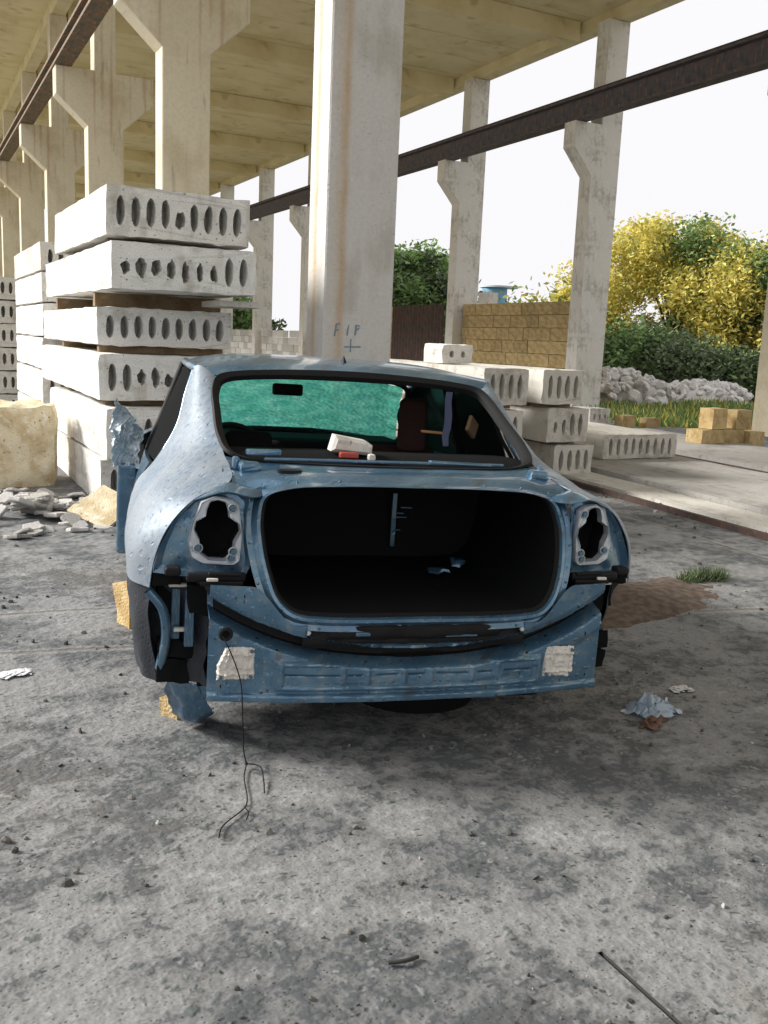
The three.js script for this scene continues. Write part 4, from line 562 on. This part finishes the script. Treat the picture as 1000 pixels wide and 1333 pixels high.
crumple(0.12, 0.05, 0.022, mat({ color: lin(0.13, 0.065, 0.045), roughness: 0.7 }), 'rust brown scrap lying against the plastic wrapper', 'scrap', 2.395, -2.435, 0.5, 11, 'rusty_scrap');
crumple(0.11, 0.06, 0.008, mat({ color: lin(0.66, 0.67, 0.68) }), 'flat white paper scrap on the bare floor left of the car', 'paper scrap', 0.33, -3.74, 0.2, 7, 'paper_scrap');
crumple(0.09, 0.035, 0.012, mat({ color: lin(0.6, 0.6, 0.58) }), 'small white scrap on the floor beyond the plastic wrapper', 'paper scrap', 2.75, -2.66, -0.2, 19, 'paper_scrap');
top('twig', new THREE.TubeGeometry(new THREE.CatmullRomCurve3([new THREE.Vector3(0.885, 0.008, -1.612), new THREE.Vector3(0.92, 0.011, -1.60), new THREE.Vector3(0.955, 0.007, -1.606)]), 12, 0.005, 6), mat({ color: lin(0.035, 0.033, 0.03) }), 'short dark twig lying on the bare foreground floor', 'twig');
{ // grit and chips strewn over the floor
  const N = 3000, g = new THREE.IcosahedronGeometry(1, 0), im = new THREE.InstancedMesh(g, mat({ color: lin(1, 1, 1) }), N), M4 = new THREE.Matrix4(), Q = new THREE.Quaternion(), c = new THREE.Color(); im.name = 'grit';
  for (let i = 0; i < N; i++) { let x, s; do { s = 1.0 + 8 * Math.pow(rnd(), 1.6); x = rr(-0.2, 5.5) * (0.35 + s / 8); } while (fbm(x * 2.3, s * 2.3, 3) + 0.25 * rnd() < 0.0); const k = 0.0018 + 0.008 * Math.pow(rnd(), 6) * (0.6 + s / 4); Q.setFromEuler(new THREE.Euler(rr(0, 6), rr(0, 6), rr(0, 6))); M4.compose(new THREE.Vector3(x, k * 0.3, -s), Q, new THREE.Vector3(k * rr(0.8, 1.7), k * rr(0.4, 0.9), k * rr(0.8, 1.5))); im.setMatrixAt(i, M4); const t = rnd(); im.setColorAt(i, t < 0.5 ? c.setRGB(0.06, 0.058, 0.054) : t < 0.92 ? c.setRGB(0.16, 0.15, 0.135) : c.setRGB(0.36, 0.35, 0.33)); }
  im.castShadow = im.receiveShadow = true; tag(im, 'grit and small stone chips strewn over the concrete floor', 'grit', null, 'stuff'); scene.add(im); }

// ---------------------------------------------------------------- infill walls and things along the open side
function stoneWall(label, x, S0, S1, h, bh, mats, group, damage) {
  const t = thing('limestone_wall', label, 'wall', [x, 0, 0], group); let r = 0;
  for (let y = 0; y < h - 0.05; y += bh, r++) { let s = S0 - (r % 2 ? 0.25 : 0); while (s < S1 - 0.05) { const L = rr(0.5, 0.78), a = Math.max(s, S0), b = Math.min(s + L, S1); s += L; if (b - a < 0.1) continue; const lastRow = y + bh > h - 0.05; if (lastRow && rnd() < damage) continue; const o = mesh('stone_block', wallGeos[Math.floor(rnd() * 3)], mats[Math.floor(rnd() * mats.length)], t); o.scale.set(0.24, bh - 0.012, b - a - 0.014); o.position.set(rr(-0.012, 0.012), y + bh / 2, -(a + b) / 2); } }
  return t;
}
const wallGeos = [0, 1, 2].map((k) => boxUV(roughen(new THREE.BoxGeometry(1, 1, 1, 2, 2, 3), 0.02, 2.3 + k), 0.6, k * 0.4, k * 0.2));
stoneWall('yellow limestone block wall between the outer columns beside the rusty sheet', 13.9, 17.62, 22.66, 2.5, 0.31, [M.lime[0], M.lime[0], M.lime[0], M.lime[1], M.lime[2], M.lime[2]], null, 0.12);
stoneWall('low pale block wall far along the open side of the shed', 13.9, 28.9, 50, 1.68, 0.28, [M.rubble[0], M.rubble[1], M.rubble[2]], null, 0.3);
stoneWall('short yellow limestone stub at the far edge of the rusty sheet', 13.9, 26.95, 28.1, 2.3, 0.31, [M.lime[0], M.lime[2]], null, 0.1);
{ const o = top('rusty_sheet', boxUV((() => { const g = new THREE.BoxGeometry(0.03, 2.5, 3.15, 1, 4, 60), p = g.attributes.position; for (let i = 0; i < p.count; i++) p.setX(i, p.getX(i) + 0.02 * Math.sin(p.getZ(i) * 32)); g.computeVertexNormals(); return g; })()), M.rust, 'tall dark brown rusty metal sheet closing a bay between outer columns', 'metal sheet'); o.position.set(13.8, 1.25, -25.3); }
{ const b = top('limestone_block', boxUV(roughen(subdividedBox(0.3, 0.3, 0.5, 10), 0.015, 5)), M.slab, 'white block resting on top of the yellow limestone wall', 'stone block'); b.position.set(13.9, 2.62, -21.6); }
const lb = (x, y, S, w, h, d, k, label, ry = 0) => { const o = top('limestone_block', boxUV(roughen(subdividedBox(w, h, d, 10), 0.012, 5), 1, x, S), M.lime[k], label, 'stone block'); o.position.set(x, y + h / 2 - 0.004, -S); o.rotation.y = ry; };
lb(10.55, 0.09, 10.25, 0.48, 0.2, 0.3, 0, 'squared yellow limestone block ending the row on the bed, under the upright pale one', 0.05); lb(11.02, 0.09, 10.28, 0.40, 0.2, 0.3, 1, 'brownish limestone block in the middle of the row on the bed', -0.03); lb(11.42, 0.0, 10.22, 0.34, 0.26, 0.3, 2, 'yellow limestone block closing the row next to the brown column', 0.06);
lb(10.68, 0.30, 10.25, 0.33, 0.30, 0.24, 2, 'upright pale yellow limestone block standing on the row', 0.1); lb(11.2, 0.30, 10.26, 0.30, 0.28, 0.24, 1, 'upright brown limestone block standing on the row', -0.05);
lb(11.85, 0, 13.5, 0.34, 0.22, 0.2, 0, 'small orange yellow limestone block at the grass edge beside the slotted block', 0.1); lb(12.35, 0, 13.4, 0.3, 0.18, 0.2, 1, 'small brown limestone block half in the grass', -0.1);

// ---------------------------------------------------------------- rubble heaps, plants, trees
function heap(label, x, S, rx, rz, h, n, mats, s0, s1) { const t = thing('rubble_heap', label, 'rubble heap', [x, 0, -S]);
  { const g = new THREE.SphereGeometry(1, 24, 12, 0, 6.2832, 0, Math.PI / 2); const core = mesh('rubble_core', boxUV(roughen(g, 0.14, 2.5).scale(rx * 0.9, h * 0.85, rz * 0.9)), mats[1], t); core.position.y = -0.02; }
  for (let i = 0; i < n; i++) { const a = rr(0, 6.283), r = Math.sqrt(rnd()) * 0.98, o = mesh('rock', rockGeos[i % 5], mats[i % mats.length], t); o.position.set(Math.cos(a) * r * rx, h * 0.9 * Math.sqrt(Math.max(0, 1 - r * r)) + rr(-0.03, 0.05), Math.sin(a) * r * rz); o.scale.set(rr(s0, s1), rr(s0, s1) * 0.7, rr(s0, s1)); o.rotation.set(rr(0, 6), rr(0, 6), rr(0, 6)); } return t; }
heap('heap of cream rubble stones beside the white outer column', 16.9, 19.6, 1.5, 1.3, 0.9, 170, [M.rubble[1], M.rubble[0], M.rubble[2]], 0.08, 0.2);
heap('heap of white rubble in front of the yellow trees', 21.6, 21.2, 1.6, 1.2, 0.62, 170, [M.rubble[2], M.rubble[0], M.rubble[2]], 0.06, 0.16);
const leafMat = (o = {}) => pmat({ vertexColors: true, roughness: 0.9, transmission: 0.35, thickness: 0, ...o }), leafM = leafMat();
function leaves(clumps, n, size, out) {                        // clumps: [x,y,z,r,[colours]]; leaf-sized faces through their volume
  const pos = [], col = []; let tot = 0; for (const c of clumps) tot += c[3] ** 2;
  const gs = () => (rnd() + rnd() + rnd() - 1.5) * 1.15;
  for (const [cx, cy, cz, r, cols] of clumps) { const m = Math.round(n * r * r / tot);
    for (let i = 0; i < m; i++) { const x = gs(), y = gs(), z = gs(), k = 1, s = size * rr(0.6, 1.4), A = new THREE.Vector3(rr(-1, 1), rr(-0.7, 0.7), rr(-1, 1)).normalize(), B = new THREE.Vector3(rr(-1, 1), rr(-1, 1), rr(-1, 1)).cross(A).normalize();
      const P = new THREE.Vector3(cx + x * k * r, cy + y * k * r * 0.85, cz + z * k * r), a = P.clone().addScaledVector(A, s), b = P.clone().addScaledVector(B, s * 0.45), c = P.clone().addScaledVector(A, -s), d = P.clone().addScaledVector(B, -s * 0.45), q = cols[Math.floor(rnd() * cols.length)], g = rr(0.75, 1.25);
      for (const v of [a, b, c, a, c, d]) { pos.push(v.x, v.y, v.z); col.push(q[0] * g, q[1] * g, q[2] * g); } } }
  const g = new THREE.BufferGeometry(); g.setAttribute('position', new THREE.Float32BufferAttribute(pos, 3)); g.setAttribute('color', new THREE.Float32BufferAttribute(col, 3)); g.computeVertexNormals(); return g;
}
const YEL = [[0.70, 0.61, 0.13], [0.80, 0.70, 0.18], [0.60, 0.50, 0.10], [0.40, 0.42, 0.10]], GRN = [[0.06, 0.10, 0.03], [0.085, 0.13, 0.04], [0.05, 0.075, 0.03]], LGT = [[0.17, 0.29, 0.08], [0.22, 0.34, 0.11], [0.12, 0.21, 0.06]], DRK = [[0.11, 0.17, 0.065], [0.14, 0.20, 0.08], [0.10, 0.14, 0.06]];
const barkM = mat({ color: lin(0.10, 0.08, 0.06), bumpMap: bC, bumpScale: 0.03 });
function tree(label, x, S, h, spread, kind, nLeaf, size, group, low = 0.25) {
  const t = thing('tree', label, 'tree', [x, -0.05, -S], group), clumps = [], limbs = [];
  const limb = (pts, r) => { const g = new THREE.TubeGeometry(new THREE.CatmullRomCurve3(pts), 10, r, 6), p = g.attributes.position; for (let i = 0; i < p.count; i++) { const k = 1 - 0.75 * Math.floor(i / 7) / 10, c = new THREE.CatmullRomCurve3(pts).getPoint(Math.floor(i / 7) / 10); p.setXYZ(i, c.x + (p.getX(i) - c.x) * k, c.y + (p.getY(i) - c.y) * k, c.z + (p.getZ(i) - c.z) * k); } limbs.push(g); };
  limb([new THREE.Vector3(0, 0, 0), new THREE.Vector3(rr(-0.2, 0.2), h * 0.35, rr(-0.2, 0.2)), new THREE.Vector3(rr(-0.4, 0.4), h * 0.85, rr(-0.4, 0.4))], 0.03 * h);
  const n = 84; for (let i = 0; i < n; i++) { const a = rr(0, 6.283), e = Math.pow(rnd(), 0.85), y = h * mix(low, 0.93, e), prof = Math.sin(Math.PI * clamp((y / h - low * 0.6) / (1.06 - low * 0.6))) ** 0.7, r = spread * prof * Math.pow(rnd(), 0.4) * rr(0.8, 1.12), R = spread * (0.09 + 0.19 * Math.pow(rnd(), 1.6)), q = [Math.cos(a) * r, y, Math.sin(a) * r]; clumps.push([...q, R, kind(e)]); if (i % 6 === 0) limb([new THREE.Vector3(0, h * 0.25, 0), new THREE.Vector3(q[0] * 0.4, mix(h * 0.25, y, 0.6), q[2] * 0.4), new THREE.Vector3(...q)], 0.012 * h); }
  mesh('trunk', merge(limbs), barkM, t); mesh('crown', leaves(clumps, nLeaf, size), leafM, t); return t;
}
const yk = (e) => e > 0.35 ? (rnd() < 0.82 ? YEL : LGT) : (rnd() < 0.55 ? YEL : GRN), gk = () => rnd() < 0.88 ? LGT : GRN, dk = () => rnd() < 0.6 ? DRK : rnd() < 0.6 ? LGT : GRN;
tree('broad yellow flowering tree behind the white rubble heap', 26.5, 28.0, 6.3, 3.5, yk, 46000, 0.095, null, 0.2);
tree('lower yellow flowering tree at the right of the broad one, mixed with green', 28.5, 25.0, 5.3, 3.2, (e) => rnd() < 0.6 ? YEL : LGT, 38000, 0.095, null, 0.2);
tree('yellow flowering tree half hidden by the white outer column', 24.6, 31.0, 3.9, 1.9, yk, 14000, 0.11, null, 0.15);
tree('light green tree behind the rusty metal sheet', 20.2, 37.5, 5.6, 2.6, gk, 22000, 0.12, null, 0.25);
tree('small yellow tree beyond the far low wall', 19.0, 62, 5.0, 2.2, () => YEL, 6000, 0.2, null, 0.25);
tree('low green tree beyond the far low wall', 17.5, 55, 3.6, 2.6, gk, 6000, 0.18, null, 0.15);
function bush(label, x, S, r, h, cols, n, size, group) { const c = []; for (let i = 0; i < 40; i++) { const a = rr(0, 6.283), q = Math.sqrt(rnd()) * r; c.push([Math.cos(a) * q, h * rr(0.1, 0.8) * (1 - 0.4 * q / r), Math.sin(a) * q, rr(0.16, 0.34) * h, cols(rnd())]); } const t = thing('bush', label, 'bush', [x, -0.05, -S], group); mesh('foliage', leaves(c, n, size), leafM, t); const st = []; for (let i = 0; i < 5; i++) st.push(new THREE.CylinderGeometry(0.02, 0.03, h * 0.6, 5).rotateZ(rr(-0.5, 0.5)).translate(rr(-0.3, 0.3), h * 0.3, rr(-0.3, 0.3))); mesh('stem', merge(st), barkM, t); return t; }
for (const [x, S, r, h] of [[22.6, 25.6, 1.8, 2.6], [25.2, 24.2, 1.8, 2.4], [21.0, 26.6, 1.6, 2.3], [27.2, 22.0, 2.0, 2.8], [24.2, 26.4, 2.0, 2.8]]) bush('dark green bush under the yellow flowering trees', x, S, r, h, dk, 14000, 0.11, 'dark bushes under the yellow trees');
bush('yellow green bush showing above the limestone wall beside the white column', 22.5, 30.5, 1.6, 4.3, () => rnd() < 0.5 ? YEL : LGT, 5000, 0.14);
bush('dark grey green bush showing above the limestone wall', 21.6, 33.5, 1.2, 3.9, dk, 3500, 0.14);
bush('light green bush beside the blue tank', 23.0, 38.5, 1.3, 4.2, gk, 3500, 0.14);
{ // weeds: low greenery beyond the casting beds
  const pos = [], col = []; for (let i = 0; i < 15000; i++) { const s = rr(12.8, 20), x = rr(12.2, 21) ; if (fbm(x * 0.6, s * 0.6, 3) < -0.18 || (x < 14.6 && s > 17) || (x > 13.2 && x < 14.5 && Math.abs(s - 17.4) < 0.6)) continue; const h = rr(0.0, 0.24), a = rr(0, 6.28), w = rr(0.02, 0.06), lx = rr(-0.15, 0.15), lz = rr(-0.15, 0.15), c = [LGT, LGT, LGT, YEL][i % 4][i % 3], g = rr(0.7, 1.2); pos.push(x - Math.cos(a) * w, -0.05, -s - Math.sin(a) * w, x + Math.cos(a) * w, -0.05, -s + Math.sin(a) * w, x + lx, h, -s + lz); for (let k = 0; k < 3; k++) col.push(c[0] * g, c[1] * g, c[2] * g); }
  const g = new THREE.BufferGeometry(); g.setAttribute('position', new THREE.Float32BufferAttribute(pos, 3)); g.setAttribute('color', new THREE.Float32BufferAttribute(col, 3)); g.computeVertexNormals();
  const o = mesh('weeds', g, leafM, scene); tag(o, 'low green weeds between the casting beds and the rubble heaps', 'weeds', null, 'stuff'); }
{ // the tuft in the floor joint right of the car
  const pos = [], col = []; for (let i = 0; i < 420; i++) { const a = rr(0, 6.28), r = Math.pow(rnd(), 0.7), x = Math.cos(a) * r * 0.2, z = Math.sin(a) * r * 0.07, h = rr(0.03, 0.12) * (1.1 - 0.5 * r), w = rr(0.003, 0.007), b = rr(0, 6.28), q = i % 3 ? DRK[i % 3] : GRN[1]; pos.push(x - Math.cos(b) * w, 0, z - Math.sin(b) * w, x + Math.cos(b) * w, 0, z + Math.sin(b) * w, x + rr(-0.06, 0.06), h, z + rr(-0.05, 0.05)); for (let k = 0; k < 3; k++) col.push(...q); }
  const g = new THREE.BufferGeometry(); g.setAttribute('position', new THREE.Float32BufferAttribute(pos, 3)); g.setAttribute('color', new THREE.Float32BufferAttribute(col, 3)); g.computeVertexNormals();
  const o = top('weed_tuft', g, leafM, 'dark green weed tuft growing in the floor joint right of the car', 'weed'); o.position.set(4.28, 0, -4.06); }
{ // blue tank house above the wall
  const t = thing('blue_tank', 'small pale blue tank with a flat cap beyond the limestone wall', 'tank', [26.1, 0, -40]); const m = mat({ color: lin(0.16, 0.36, 0.55), roughness: 0.6 });
  mesh('tank_body', new THREE.CylinderGeometry(0.62, 0.66, 1.3, 24).translate(0, 3.6, 0), m, t); mesh('tank_cap', new THREE.CylinderGeometry(0.95, 0.95, 0.08, 24).translate(0.25, 4.29, 0), mat({ color: lin(0.55, 0.6, 0.66) }), t);
  for (const [a, b] of [[-0.4, -0.4], [0.4, -0.4], [-0.4, 0.4], [0.4, 0.4]]) mesh('leg', box(0.12, 2.96, 0.12, a, 1.46, b), M.rust, t); }

scene.traverse((o) => { if (o.isMesh) { o.castShadow = true; o.receiveShadow = true; } });
renderer.render(scene, camera);
